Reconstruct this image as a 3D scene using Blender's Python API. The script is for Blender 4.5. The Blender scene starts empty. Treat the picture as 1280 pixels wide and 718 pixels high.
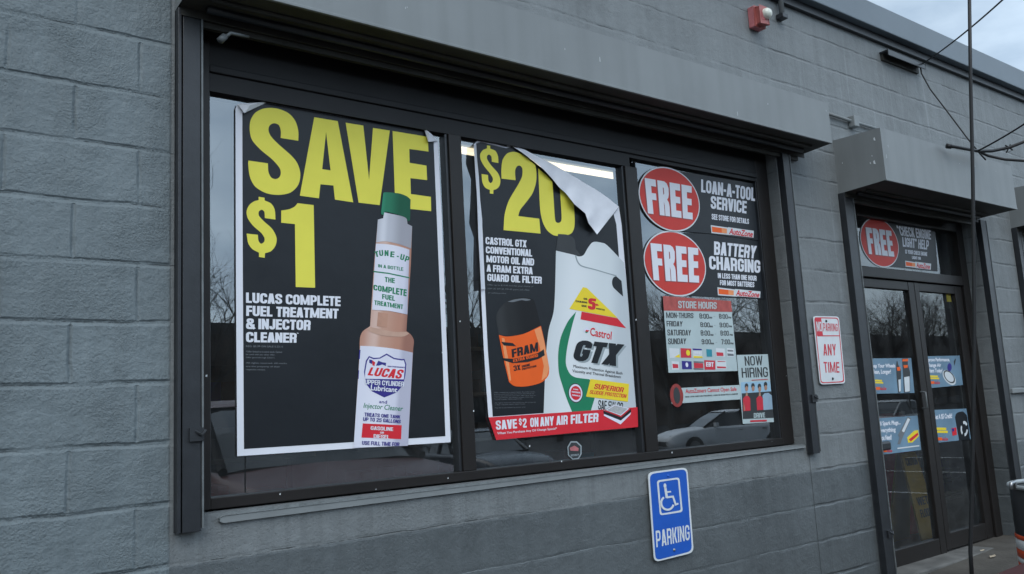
import bpy, bmesh, math, random
from mathutils import Vector, Matrix
from mathutils.geometry import tessellate_polygon
S = bpy.context.scene
R = math.radians
random.seed(7)

# ------------------------------------------------------------------ camera
EYE = 1.2                                   # metres above the sidewalk; the shop front stands in the plane y = 0
FPX, YAW, PITCH, ROLL, DIST, CX = 1054.225, 0.652176, 0.144996, -0.055263, 3.025846, -0.708886
def basis():
    cy, sy, cp, sp = math.cos(YAW), math.sin(YAW), math.cos(PITCH), math.sin(PITCH)
    f = Vector((sy*cp, cy*cp, sp)); r0 = Vector((cy, -sy, 0)); u0 = r0.cross(f)
    cr, sr = math.cos(ROLL), math.sin(ROLL)
    return cr*r0 + sr*u0, -sr*r0 + cr*u0, f
RV, UV, FV = basis()
cd = bpy.data.cameras.new('camera'); cam = bpy.data.objects.new('camera', cd); S.collection.objects.link(cam)
cd.sensor_width = 36; cd.lens = FPX/1280*36; cd.clip_start = .05; cd.clip_end = 3000
m = Matrix((RV, UV, -FV)).transposed().to_4x4(); m.translation = Vector((CX, -DIST, EYE)); cam.matrix_world = m
S.camera = cam

def at(px, py, y=0.0):                      # point of the plane y = const seen at a spot of the photograph
    v = FV*FPX + RV*(px-640) - UV*(py-359)
    t = (DIST+y)/v.y
    return Vector((CX+v.x*t, y, EYE+v.z*t))

# ------------------------------------------------------------------ light
SUN_EL, SUN_AZ = 48, 215                    # an overcast day, the light mostly from above and behind the camera
w = bpy.data.worlds.new('World'); S.world = w; w.use_nodes = True
nt = w.node_tree; nd = nt.nodes; lk = nt.links
bg = nd['Background']; bg.inputs['Strength'].default_value = .105
sky = nd.new('ShaderNodeTexSky'); sky.sky_type = 'NISHITA'; sky.sun_disc = False
sky.sun_elevation = R(SUN_EL); sky.sun_rotation = R(SUN_AZ)
tc = nd.new('ShaderNodeTexCoord'); mp = nd.new('ShaderNodeMapping'); mp.inputs['Scale'].default_value = (1, 1, 2.5)
nz = nd.new('ShaderNodeTexNoise'); nz.inputs['Scale'].default_value = 3.2; nz.inputs['Detail'].default_value = 8
rp = nd.new('ShaderNodeValToRGB')
rp.color_ramp.elements[0].position = .36; rp.color_ramp.elements[0].color = (1.7, 2.25, 2.85, 1)
rp.color_ramp.elements[1].position = .62; rp.color_ramp.elements[1].color = (3.9, 4.6, 5.2, 1)
mx = nd.new('ShaderNodeMix'); mx.data_type = 'RGBA'; mx.inputs[0].default_value = .85
lk.new(tc.outputs['Generated'], mp.inputs['Vector']); lk.new(mp.outputs[0], nz.inputs['Vector']); lk.new(nz.outputs[0], rp.inputs[0])
lk.new(sky.outputs[0], mx.inputs[6]); lk.new(rp.outputs[0], mx.inputs[7]); 
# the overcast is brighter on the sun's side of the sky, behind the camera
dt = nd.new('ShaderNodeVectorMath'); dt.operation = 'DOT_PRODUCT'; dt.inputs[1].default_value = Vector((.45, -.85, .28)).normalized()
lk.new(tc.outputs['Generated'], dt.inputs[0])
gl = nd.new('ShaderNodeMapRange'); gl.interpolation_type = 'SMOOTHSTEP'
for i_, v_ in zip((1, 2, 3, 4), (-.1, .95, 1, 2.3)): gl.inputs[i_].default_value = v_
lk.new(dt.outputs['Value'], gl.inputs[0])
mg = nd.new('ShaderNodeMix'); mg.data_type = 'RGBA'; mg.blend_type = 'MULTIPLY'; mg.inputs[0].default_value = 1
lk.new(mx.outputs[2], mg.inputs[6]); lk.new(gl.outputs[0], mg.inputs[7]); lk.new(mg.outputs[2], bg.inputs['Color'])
sl = bpy.data.lights.new('sun', 'SUN'); sl.energy = .75; sl.angle = R(45); sl.color = (1, .96, .9)
so = bpy.data.objects.new('sun', sl); S.collection.objects.link(so)
az, el = R(SUN_AZ), R(SUN_EL)
so.rotation_euler = Vector((-math.sin(az)*math.cos(el), -math.cos(az)*math.cos(el), -math.sin(el))).to_track_quat('-Z', 'Y').to_euler()
S.view_settings.view_transform = 'Standard'; S.view_settings.look = 'None'
S.view_settings.exposure = 0.86; S.view_settings.gamma = 1

# ------------------------------------------------------------------ materials
def mat(name, col, rough=.6, spec=.4, var=.08, vscale=9, bump=0, bscale=60, metal=0, emit=0):
    M = bpy.data.materials.new(name); M.use_nodes = True; t = M.node_tree; b = t.nodes['Principled BSDF']
    b.inputs['Roughness'].default_value = rough; b.inputs['Specular IOR Level'].default_value = spec; b.inputs['Metallic'].default_value = metal
    tcn = t.nodes.new('ShaderNodeTexCoord'); n = t.nodes.new('ShaderNodeTexNoise'); n.inputs['Scale'].default_value = vscale; n.inputs['Detail'].default_value = 6
    t.links.new(tcn.outputs['Object'], n.inputs['Vector'])
    mr = t.nodes.new('ShaderNodeMapRange'); mr.inputs['From Min'].default_value = .3; mr.inputs['From Max'].default_value = .7
    mr.inputs['To Min'].default_value = 1-var; mr.inputs['To Max'].default_value = 1+var
    t.links.new(n.outputs[0], mr.inputs[0])
    x = t.nodes.new('ShaderNodeMix'); x.data_type = 'RGBA'; x.blend_type = 'MULTIPLY'; x.inputs[0].default_value = 1
    x.inputs[6].default_value = (*col, 1); t.links.new(mr.outputs[0], x.inputs[7]); t.links.new(x.outputs[2], b.inputs['Base Color'])
    if bump:
        n2 = t.nodes.new('ShaderNodeTexNoise'); n2.inputs['Scale'].default_value = bscale; n2.inputs['Detail'].default_value = 5
        t.links.new(tcn.outputs['Object'], n2.inputs['Vector'])
        bp = t.nodes.new('ShaderNodeBump'); bp.inputs['Strength'].default_value = bump; bp.inputs['Distance'].default_value = .01
        t.links.new(n2.outputs[0], bp.inputs['Height']); t.links.new(bp.outputs[0], b.inputs['Normal'])
    if emit:
        b.inputs['Emission Color'].default_value = (*col, 1); b.inputs['Emission Strength'].default_value = emit
    return M

def printed_round(name, stops, pL, pR, pAx, spec=.3):   # a colour blend printed across a pictured cylinder: pL and pR its two sides, pAx along its axis
    M = mat(name, (1, 1, 1), .5, spec, .02); t = M.node_tree; b = t.nodes['Principled BSDF']
    A, B, Cc = at(*pL), at(*pR), at(*pAx); e1 = B-A; e2 = Cc-A; det = e1.x*e2.z-e1.z*e2.x
    ge = t.nodes.new('ShaderNodeNewGeometry'); vm = t.nodes.new('ShaderNodeVectorMath'); vm.operation = 'SUBTRACT'; vm.inputs[1].default_value = A
    t.links.new(ge.outputs['Position'], vm.inputs[0]); d = t.nodes.new('ShaderNodeVectorMath'); d.operation = 'DOT_PRODUCT'; d.inputs[1].default_value = (e2.z/det, 0, -e2.x/det)
    t.links.new(vm.outputs[0], d.inputs[0]); r = t.nodes.new('ShaderNodeValToRGB'); r.color_ramp.interpolation = 'EASE'
    while len(r.color_ramp.elements) < len(stops): r.color_ramp.elements.new(.5)
    for e, (p, c) in zip(r.color_ramp.elements, stops): e.position = p; e.color = (*c, 1)
    t.links.new(d.outputs['Value'], r.inputs[0]); t.links.new(r.outputs[0], b.inputs['Base Color']); return M

def wall_material():
    M = bpy.data.materials.new('painted_block'); M.use_nodes = True; t = M.node_tree; N = t.nodes; L = t.links; b = N['Principled BSDF']
    def nw(k, **kw):
        n = N.new(k)
        for a, v in kw.items(): setattr(n, a, v)
        return n
    def math_(op, a, c=None, clamp=False):
        n = nw('ShaderNodeMath', operation=op, use_clamp=clamp)
        for i, v in enumerate((a, c)):
            if v is None: continue
            if isinstance(v, (int, float)): n.inputs[i].default_value = v
            else: L.new(v, n.inputs[i])
        return n.outputs[0]
    def rng(v, a, c, d, e, smooth=False):
        n = nw('ShaderNodeMapRange'); 
        if smooth: n.interpolation_type = 'SMOOTHSTEP'
        L.new(v, n.inputs[0])
        for i, q in zip((1, 2, 3, 4), (a, c, d, e)): n.inputs[i].default_value = q
        return n.outputs[0]
    tcn = nw('ShaderNodeTexCoord'); sx = nw('ShaderNodeSeparateXYZ'); L.new(tcn.outputs['Object'], sx.inputs[0])
    def noise(scale, detail=5, rough=.55):
        n = nw('ShaderNodeTexNoise'); n.inputs['Scale'].default_value = scale; n.inputs['Detail'].default_value = detail; n.inputs['Roughness'].default_value = rough
        L.new(tcn.outputs['Object'], n.inputs['Vector']); return n
    wob = noise(5, 3); ws = nw('ShaderNodeSeparateColor'); L.new(wob.outputs['Color'], ws.inputs[0])
    X = math_('ADD', sx.outputs['X'], math_('MULTIPLY', math_('SUBTRACT', ws.outputs[0], .5), .022))
    Z = math_('ADD', sx.outputs['Z'], math_('MULTIPLY', math_('SUBTRACT', ws.outputs[1], .5), .022))
    X = math_('ADD', X, .2032 + .4064*10 ); Z = math_('ADD', Z, -2.3748 + .2032*20)
    cb = nw('ShaderNodeCombineXYZ'); L.new(X, cb.inputs[0]); L.new(Z, cb.inputs[1])
    def brick(size, smooth):
        k = nw('ShaderNodeTexBrick', offset=.5, offset_frequency=2, squash=1)
        k.inputs['Scale'].default_value = 1; k.inputs['Mortar Size'].default_value = size; k.inputs['Mortar Smooth'].default_value = smooth
        k.inputs['Brick Width'].default_value = .4064; k.inputs['Row Height'].default_value = .2032; k.inputs['Bias'].default_value = 0
        k.inputs['Color1'].default_value = (.30, .30, .30, 1); k.inputs['Color2'].default_value = (.75, .75, .75, 1); k.inputs['Mortar'].default_value = (.5, .5, .5, 1)
        L.new(cb.outputs[0], k.inputs['Vector']); return k
    bk = brick(.010, 1.0); bk2 = brick(.0026, .4)
    zf = math_('FRACT', math_('DIVIDE', Z, .2032)); zd = math_('MULTIPLY', math_('MINIMUM', zf, math_('SUBTRACT', 1.0, zf)), .2032)
    bed = rng(zd, .0030, .0130, 1, 0, True); bedthin = rng(zd, .001, .0030, 1, 0, True)
    right = rng(sx.outputs['X'], .100, .108, 0, 1); upper = rng(sx.outputs['X'], 3.7, 3.8, 1, .6)
    rightlow = math_('MULTIPLY', right, rng(sx.outputs['X'], 3.74, 3.76, 1, .45))
    # upright joints are almost painted over to the right of the pier
    upr = math_('MULTIPLY', math_('SUBTRACT', bk.outputs['Fac'], bed, True), rng(right, 0, 1, .9, .12))
    fill = rng(noise(3.2, 3).outputs[0], .38, .58, .30, 1, True)
    joint = math_('MULTIPLY', math_('MULTIPLY', math_('MAXIMUM', bed, upr), fill), rng(rightlow, 0, 1, 1, .22))
    crack = rng(noise(5, 6, .65).outputs[0], .47, .60, 0, 1, True)
    thin = math_('MULTIPLY', math_('MAXIMUM', bedthin, math_('MULTIPLY', bk2.outputs['Fac'], rng(right, 0, 1, .55, .10))), crack)
    grit = noise(105, 4, .62); pit = noise(170, 3, .6); mid = noise(11, 4)
    pitm = rng(pit.outputs[0], .56, .78, 0, 1)
    patch = rng(noise(4.5, 3).outputs[0], .45, .65, .2, 1)
    h = math_('MULTIPLY', joint, -.0068)
    h = math_('ADD', h, math_('MULTIPLY', thin, -.003))
    h = math_('ADD', h, math_('MULTIPLY', math_('MULTIPLY', grit.outputs[0], patch), rng(right, 0, 1, .0105, .0045)))
    h = math_('ADD', h, math_('MULTIPLY', pitm, -.0016))
    h = math_('ADD', h, math_('MULTIPLY', mid.outputs[0], .007)); h = math_('ADD', h, math_('MULTIPLY', noise(38, 3).outputs[0], rng(right, 0, 1, .0055, .002)))
    h = math_('ADD', h, math_('MULTIPLY', bk.outputs['Color'], .0025))
    bp = nw('ShaderNodeBump'); bp.inputs['Strength'].default_value = .9; bp.inputs['Distance'].default_value = 1
    L.new(h, bp.inputs['Height']); L.new(bp.outputs[0], b.inputs['Normal'])
    # paint: grey above, a darker band below the window from the pier to the right
    edge = math_('ADD', sx.outputs['Z'], math_('MULTIPLY', math_('SUBTRACT', noise(14, 4).outputs[0], .5), .016))
    low = math_('MULTIPLY', rng(edge, .744, .748, 1, 0), rng(sx.outputs['X'], .104, .108, 0, 1))
    warm = rng(sx.outputs['X'], .100, .108, 0, 1)
    c0 = nw('ShaderNodeMix', data_type='RGBA'); L.new(warm, c0.inputs[0]); c0.inputs[6].default_value = (.148, .181, .194, 1); c0.inputs[7].default_value = (.172, .189, .194, 1)
    c = nw('ShaderNodeMix', data_type='RGBA'); L.new(low, c.inputs[0]); L.new(c0.outputs[2], c.inputs[6]); c.inputs[7].default_value = (.098, .112, .118, 1)
    blot = rng(noise(1.7, 8, .62).outputs[0], .3, .7, .88, 1.10)
    fine = rng(noise(30, 6, .7).outputs[0], .3, .7, .96, 1.04)
    dirt = rng(math_('MULTIPLY', thin, math_('SUBTRACT', 1.0, low)), 0, 1, 1, .55)
    pale = rng(math_('MULTIPLY', math_('MULTIPLY', bedthin, low), rng(noise(2.5, 4).outputs[0], .42, .55, 0, 1, True)), 0, 1, 1, 1.75)
    st = nw('ShaderNodeTexNoise'); st.inputs['Scale'].default_value = 1; st.inputs['Detail'].default_value = 5
    smp = nw('ShaderNodeMapping'); smp.inputs['Scale'].default_value = (14, 14, 1.1); L.new(tcn.outputs['Object'], smp.inputs[0]); L.new(smp.outputs[0], st.inputs['Vector'])
    streak = rng(st.outputs[0], .35, .7, 1.04, .90)
    f = math_('MULTIPLY', math_('MULTIPLY', math_('MULTIPLY', blot, fine), math_('MULTIPLY', dirt, streak)), pale)
    dn = nw('ShaderNodeTexNoise'); dn.inputs['Scale'].default_value = 1; dn.inputs['Detail'].default_value = 3
    dmp = nw('ShaderNodeMapping'); dmp.inputs['Scale'].default_value = (34, 34, .8); L.new(tcn.outputs['Object'], dmp.inputs[0]); L.new(dmp.outputs[0], dn.inputs['Vector'])
    drip = rng(dn.outputs[0], .60, .70, 0, 1, True)
    pal = math_('MULTIPLY', math_('MULTIPLY', drip, rng(sx.outputs['X'], 3.7, 3.8, 0, .22)), rng(sx.outputs['Z'], 1.2, 2.2, 0, 1))
    sill = math_('MULTIPLY', math_('MULTIPLY', rng(dn.outputs[0], .50, .38, 0, 1, True), right), math_('MULTIPLY', rng(sx.outputs['Z'], .90, .60, .13, 0), rng(sx.outputs['Z'], .92, .90, 0, 1)))
    chip = rng(noise(24, 3).outputs[0], .745, .765, 1, 1.5)
    scuff = rng(noise(2.6, 9, .7).outputs[0], .56, .70, 1, .80)
    f = math_('MULTIPLY', math_('MULTIPLY', f, math_('ADD', 1.0, math_('SUBTRACT', pal, sill))), math_('MULTIPLY', chip, scuff))
    tone = nw('ShaderNodeSeparateColor'); L.new(bk.outputs['Color'], tone.inputs[0]); f = math_('MULTIPLY', f, rng(tone.outputs[0], .30, .75, .955, 1.035))
    c2 = nw('ShaderNodeMix', data_type='RGBA', blend_type='MULTIPLY'); c2.inputs[0].default_value = 1
    L.new(c.outputs[2], c2.inputs[6]); L.new(f, c2.inputs[7]); L.new(c2.outputs[2], b.inputs['Base Color'])
    L.new(rng(low, 0, 1, .58, .40), b.inputs['Roughness']); b.inputs['Specular IOR Level'].default_value = .35
    return M

def glass_material(name, tint, ior):
    M = bpy.data.materials.new(name); M.use_nodes = True; t = M.node_tree; N = t.nodes; L = t.links
    N.remove(N['Principled BSDF']); out = N['Material Output']
    tr = N.new('ShaderNodeBsdfTransparent'); tr.inputs[0].default_value = (*tint, 1)
    gl = N.new('ShaderNodeBsdfGlossy'); gl.inputs['Roughness'].default_value = .004; gl.inputs[0].default_value = (.92, .97, 1, 1)
    fr = N.new('ShaderNodeFresnel'); fr.inputs['IOR'].default_value = ior
    tcn = N.new('ShaderNodeTexCoord'); n = N.new('ShaderNodeTexNoise'); n.inputs['Scale'].default_value = 1.6; L.new(tcn.outputs['Object'], n.inputs['Vector'])
    bp = N.new('ShaderNodeBump'); bp.inputs['Strength'].default_value = .08; bp.inputs['Distance'].default_value = .003; L.new(n.outputs[0], bp.inputs['Height']); L.new(bp.outputs[0], gl.inputs['Normal'])
    x = N.new('ShaderNodeMixShader'); L.new(fr.outputs[0], x.inputs[0]); L.new(tr.outputs[0], x.inputs[1]); L.new(gl.outputs[0], x.inputs[2])
    # a film of dust
    df = N.new('ShaderNodeBsdfDiffuse'); df.inputs[0].default_value = (.35, .37, .38, 1)
    n2 = N.new('ShaderNodeTexNoise'); n2.inputs['Scale'].default_value = 7; n2.inputs['Detail'].default_value = 8; L.new(tcn.outputs['Object'], n2.inputs['Vector'])
    mr = N.new('ShaderNodeMapRange'); L.new(n2.outputs[0], mr.inputs[0]); mr.inputs[1].default_value = .35; mr.inputs[2].default_value = .75; mr.inputs[3].default_value = .015; mr.inputs[4].default_value = .07
    y = N.new('ShaderNodeMixShader'); L.new(mr.outputs[0], y.inputs[0]); L.new(x.outputs[0], y.inputs[1]); L.new(df.outputs[0], y.inputs[2])
    L.new(y.outputs[0], out.inputs['Surface'])
    return M

WALL = wall_material()
GLASS = glass_material('shop_glass', (.93, .96, .96), 2.7)
DOORGLASS = glass_material('door_glass', (.92, .95, .95), 1.8)
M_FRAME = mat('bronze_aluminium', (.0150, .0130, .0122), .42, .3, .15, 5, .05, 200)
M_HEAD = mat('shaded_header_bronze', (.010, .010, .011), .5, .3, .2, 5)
M_BEAD = mat('glazing_bead', (.024, .027, .031), .35, .5, .1)
M_TRACK = mat('dark_steel', (.019, .022, .026), .42, .5, .18, 14, .06, 90)
M_LIP = mat('grey_steel_edge', (.13, .145, .15), .45, .5, .2, 20)
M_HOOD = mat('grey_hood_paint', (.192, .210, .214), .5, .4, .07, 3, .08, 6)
t_ = M_HOOD.node_tree; b_ = t_.nodes['Principled BSDF']; tcn_ = t_.nodes.new('ShaderNodeTexCoord'); mp_ = t_.nodes.new('ShaderNodeMapping'); mp_.inputs['Scale'].default_value = (11, 11, .8)
n_ = t_.nodes.new('ShaderNodeTexNoise'); n_.inputs['Scale'].default_value = 1; n_.inputs['Detail'].default_value = 6; t_.links.new(tcn_.outputs['Object'], mp_.inputs[0]); t_.links.new(mp_.outputs[0], n_.inputs['Vector'])
r_ = t_.nodes.new('ShaderNodeMapRange'); r_.inputs[1].default_value = .42; r_.inputs[2].default_value = .72; r_.inputs[3].default_value = 1.0; r_.inputs[4].default_value = .90; t_.links.new(n_.outputs[0], r_.inputs[0])
x_ = t_.nodes.new('ShaderNodeMix'); x_.data_type = 'RGBA'; x_.blend_type = 'MULTIPLY'; x_.inputs[0].default_value = 1
t_.links.new(b_.inputs['Base Color'].links[0].from_socket, x_.inputs[6]); t_.links.new(r_.outputs[0], x_.inputs[7]); t_.links.new(x_.outputs[2], b_.inputs['Base Color'])
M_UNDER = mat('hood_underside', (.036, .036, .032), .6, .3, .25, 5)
M_COPING = mat('blue_grey_coping', (.115, .145, .17), .45, .4, .08, 2, .05, 5)
M_BLACK = mat('poster_black', (.0105, .0130, .0165), .40, .32, .1, 4, .30, 5)
M_WHITE = mat('poster_white', (.72, .74, .80), .5, .3, .03, 4, .12, 14)
M_PAPER = mat('paper_back', (.70, .72, .77), .6, .3, .05, 12, .25, 26)
M_YEL = mat('print_yellow', (.76, .70, .085), .5, .3, .03)
M_YELB = mat('label_yellow', (.80, .62, .03), .5, .3, .03)
M_TXT = mat('print_white', (.70, .72, .78), .5, .3, .02)
M_GREYTXT = mat('print_grey', (.15, .165, .18), .5, .3, .05)
M_GREEN = mat('print_green', (.012, .20, .095), .5, .3, .05)
M_CAP = mat('cap_green', (.015, .19, .10), .5, .3, .15, 40)
M_RED = mat('print_red', (.62, .022, .035), .5, .3, .03)
M_DECALRED = mat('decal_red', (.56, .045, .035), .5, .3, .06)
M_BLUE = mat('print_blue', (.035, .028, .22), .5, .3, .05)
M_AMBER = mat('bottle_amber', (.47, .235, .155), .5, .3, .08, 20)
M_PALE = mat('bottle_pale', (.50, .50, .55), .5, .3, .06, 20)
M_LABEL = mat('label_white', (.70, .70, .80), .5, .3, .03)
M_ORANGE = mat('print_orange', (.80, .115, .012), .5, .3, .05)
M_ORANGE2 = mat('print_orange_light', (.82, .30, .12), .5, .3, .05)
M_JUG = mat('jug_white', (.62, .67, .69), .5, .3, .04, 14)
M_JUGLINE = mat('jug_crease', (.30, .35, .37), .5, .3, .05)
M_DARKGREY = mat('dark_grey_print', (.040, .044, .047), .5, .3, .1)
M_SIGNBLUE = mat('sign_blue', (.012, .095, .46), .45, .4, .05, 9)
M_SIGNWHITE = mat('sign_white', (.62, .66, .68), .45, .4, .05, 15)
M_SIGNRED = mat('sign_red', (.55, .03, .05), .45, .4, .08, 30)
M_BOLT = mat('bolt_steel', (.30, .31, .32), .4, .5, .1, 40, 0, 0, .6)
M_STICKER = mat('sticker_blue', (.14, .235, .32), .5, .3, .18, 5)
M_HOURS = mat('hours_sheet', (.43, .52, .53), .5, .3, .05)
M_TEAL = mat('teal', (.03, .25, .32), .5, .3, .05)
M_SKIN = mat('printed_skin', (.40, .23, .16), .6, .3, .1)
M_SKYB = mat('printed_sky', (.30, .48, .62), .6, .3, .1, 3)
M_SHIRT = mat('printed_pale_shirt', (.28, .40, .50), .6, .3, .1)
M_CONC = mat('concrete', (.075, .070, .062), .85, .2, .25, 4, .5, 40)
M_KERB = mat('kerb_concrete', (.20, .20, .19), .85, .2, .15, 6, .4, 40)
M_ASPH = mat('asphalt', (.050, .050, .052), .9, .2, .25, 1.2, .6, 60)
M_LINE = mat('road_paint', (.6, .6, .58), .7, .3, .15, 8)
M_BARK = mat('bark', (.050, .042, .036), .9, .1, .2, 10)
M_FENCE = mat('weathered_wood', (.10, .065, .045), .85, .2, .25, 3)
M_INT = mat('shop_wall', (.16, .17, .17), .8, .2, .1, 2)
M_FLOOR = mat('shop_floor', (.06, .065, .066), .5, .4, .2, 3)
M_CEIL = mat('ceiling_tile', (.22, .23, .23), .8, .2, .05, 3)
M_TUBE = mat('lit_tube', (1, .86, .62), .5, .3, 0, 3, 0, 0, 0, .8)
M_SHELF = mat('shelf_grey', (.07, .075, .08), .6, .3, .1)
M_STRIP = mat('price_strip', (.68, .68, .64), .5, .3, .1)
M_WETY = mat('wet_sign_yellow', (.36, .22, .02), .5, .4, .08)
M_BINBLK = mat('drum_black', (.018, .019, .021), .4, .5, .2, 12)
M_BINOR = mat('drum_orange', (.62, .075, .02), .4, .4, .1, 25)
M_BINWH = mat('drum_white', (.68, .71, .71), .4, .4, .1, 25)
M_CABLE = mat('black_cable', (.012, .013, .014), .5, .4, .1)
M_PINK = mat('faded_red', (.45, .15, .16), .5, .4, .15, 30)
M_ALARM = mat('alarm_red', (.27, .035, .03), .4, .5, .15, 30)
M_ALARMBOX = mat('faded_alarm_red', (.33, .085, .075), .45, .5, .15, 30)
M_LENS = mat('strobe_lens', (.62, .64, .56), .2, .6, .1, 60)
M_GLOW = mat('car_glass', (.02, .025, .03), .05, .6, .05)
M_TYRE = mat('tyre', (.018, .018, .018), .8, .2, .1)
M_RIM = mat('wheel_rim', (.35, .36, .37), .3, .5, .05, 9, 0, 0, .8)
M_LAMP = mat('headlight', (.7, .72, .72), .1, .6, .05)
M_TAIL = mat('taillight', (.35, .01, .01), .2, .6, .05)
M_LEAF = mat('dry_leaf', (.42, .36, .27), .8, .2, .2, 30)
M_DUSTSILL = mat('sill_metal', (.24, .26, .265), .5, .4, .12, 12)

# ------------------------------------------------------------------ builders
COL = S.collection
def thing(name, label, cat, loc=(0, 0, 0), group=None, rz=0):
    o = bpy.data.objects.new(name, None); COL.objects.link(o); o.location = loc; o.rotation_euler[2] = rz
    o.empty_display_size = .1; o['label'] = label; o['category'] = cat
    if group: o['group'] = group
    return o
def root_loc(p):
    while p is not None and p.parent is not None: p = p.parent
    return Vector(p.location) if p is not None else Vector((0, 0, 0))
class G:
    def __init__(s): s.v = []; s.f = []
    def face(s, pts):
        n = len(s.v); s.v += [Vector(p) for p in pts]; s.f.append(tuple(range(n, n+len(pts)))); return s
    def box(s, x0, x1, y0, y1, z0, z1):
        n = len(s.v)
        s.v += [Vector((x, y, z)) for z in (z0, z1) for y in (y0, y1) for x in (x0, x1)]
        for q in ((0, 2, 3, 1), (4, 5, 7, 6), (0, 1, 5, 4), (2, 6, 7, 3), (0, 4, 6, 2), (1, 3, 7, 5)): s.f.append(tuple(n+i for i in q))
        return s
    def plate(s, loop, d):                       # a flat outline given thickness d (a vector)
        n = len(s.v); k = len(loop); d = Vector(d)
        s.v += [Vector(p) for p in loop] + [Vector(p)+d for p in loop]
        tri = tessellate_polygon([[Vector(p) for p in loop]])
        for a in tri: s.f.append(tuple(n+i for i in a)); s.f.append(tuple(n+k+i for i in reversed(a)))
        for i in range(k): s.f.append((n+i, n+(i+1) % k, n+k+(i+1) % k, n+k+i))
        return s
    def sheet(s, loops):
        loops = [[Vector(p) for p in l] for l in loops]; n = len(s.v)
        for l in loops: s.v += l
        for a in tessellate_polygon(loops): s.f.append(tuple(n+i for i in a))
        return s
    def fan(s, loop): n = len(s.v); s.v += [Vector(p) for p in loop]; s.f.append(tuple(range(n, n+len(loop)))); return s
    def tube(s, pts, r, k=6, r1=None, cap=True):
        pts = [Vector(p) for p in pts]; n0 = len(s.v); L = len(pts); pu = None
        for i, p in enumerate(pts):
            t = (pts[min(i+1, L-1)]-pts[max(i-1, 0)]).normalized()
            u = t.orthogonal().normalized() if pu is None else (pu-t*pu.dot(t)).normalized()
            pu = u; vv = t.cross(u); rr = r if r1 is None else r+(r1-r)*i/(L-1)
            s.v += [p+(u*math.cos(2*math.pi*j/k)+vv*math.sin(2*math.pi*j/k))*rr for j in range(k)]
        for i in range(L-1):
            for j in range(k):
                a = n0+i*k+j; b = n0+i*k+(j+1) % k; s.f.append((a, b, b+k, a+k))
        if cap: s.f.append(tuple(n0+j for j in reversed(range(k)))); s.f.append(tuple(n0+(L-1)*k+j for j in range(k)))
        return s
    def lathe(s, prof, c=(0, 0, 0), k=32, axis='z'):
        n0 = len(s.v); c = Vector(c)
        for r, h in prof:
            for j in range(k):
                a = 2*math.pi*j/k; p = Vector((r*math.cos(a), r*math.sin(a), h))
                if axis == 'y': p = Vector((p.x, p.z, p.y))
                if axis == 'x': p = Vector((p.z, p.x, p.y))
                s.v.append(c+p)
        for i in range(len(prof)-1):
            for j in range(k):
                a = n0+i*k+j; b = n0+i*k+(j+1) % k; s.f.append((a, b, b+k, a+k))
        return s
    def build(s, name, mt, parent=None, smooth=False, bevel=0):
        o0 = root_loc(parent)
        me = bpy.data.meshes.new(name); me.from_pydata([tuple(p-o0) for p in s.v], [], s.f)
        me.materials.append(mt)
        if bevel or True:
            bm = bmesh.new(); bm.from_mesh(me)
            if bevel:
                bmesh.ops.remove_doubles(bm, verts=bm.verts, dist=1e-5)
                bmesh.ops.bevel(bm, geom=[e for e in bm.edges if len(e.link_faces) == 2 and e.calc_face_angle(0) > .5], offset=bevel, segments=2, affect='EDGES', profile=.5)
            if 'pane' not in name: bmesh.ops.recalc_face_normals(bm, faces=bm.faces)
            bm.to_mesh(me); bm.free()
        if smooth:
            for p in me.polygons: p.use_smooth = True
        o = bpy.data.objects.new(name, me); COL.objects.link(o)
        if parent is not None: o.parent = parent
        return o
def tag(o, label, cat, group=None, kind=None):
    if label: o['label'] = label; o['category'] = cat
    if group: o['group'] = group
    if kind: o['kind'] = kind
    return o

# --- flat printed art: outlines measured in zoomed crops, (ox, oy, scale) per crop
def Zm(ox, oy, s): return lambda *pts: [(ox+p[0]/s, oy+p[1]/s)+tuple(p[2:]) for p in pts]
def smooth_loop(pts, n=5):                       # 'c' marks a corner, other points are passed smoothly
    k = len(pts); out = []
    for i in range(k):
        p0, p1, p2, p3 = pts[i-1], pts[i], pts[(i+1) % k], pts[(i+2) % k]
        c1, c2 = len(p1) > 2, len(p2) > 2
        a = p1 if c1 else p0; d = p2 if c2 else p3
        out.append(p1[:2])
        if c1 and c2: continue
        for j in range(1, n):
            t = j/n; q = []
            for e in (0, 1):
                m1 = (p2[e]-a[e])*(.5 if not c1 else 1)*.9; m2 = (d[e]-p1[e])*(.5 if not c2 else 1)*.9
                q.append((2*t**3-3*t*t+1)*p1[e]+(t**3-2*t*t+t)*m1+(-2*t**3+3*t*t)*p2[e]+(t**3-t*t)*m2)
            out.append(tuple(q))
    return out
def art(g, loop, y, holes=(), curved=False):
    L = [smooth_loop(loop) if curved else [p[:2] for p in loop]]+[[p[:2] for p in h] for h in holes]
    return g.sheet([[at(a, b, y) for a, b in l] for l in L])
def quadmap(TL, TR, BR, BL, y):
    a, b, c, d = [at(p[0], p[1], y) for p in (TL, TR, BR, BL)]
    return lambda u, v: (d*(1-u)+c*u)*(1-v)+(a*(1-u)+b*u)*v
def ellipse(cx, cz, rx, rz, y, n=48): return [Vector((cx+rx*math.cos(2*math.pi*i/n), y, cz+rz*math.sin(2*math.pi*i/n))) for i in range(n)]

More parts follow.
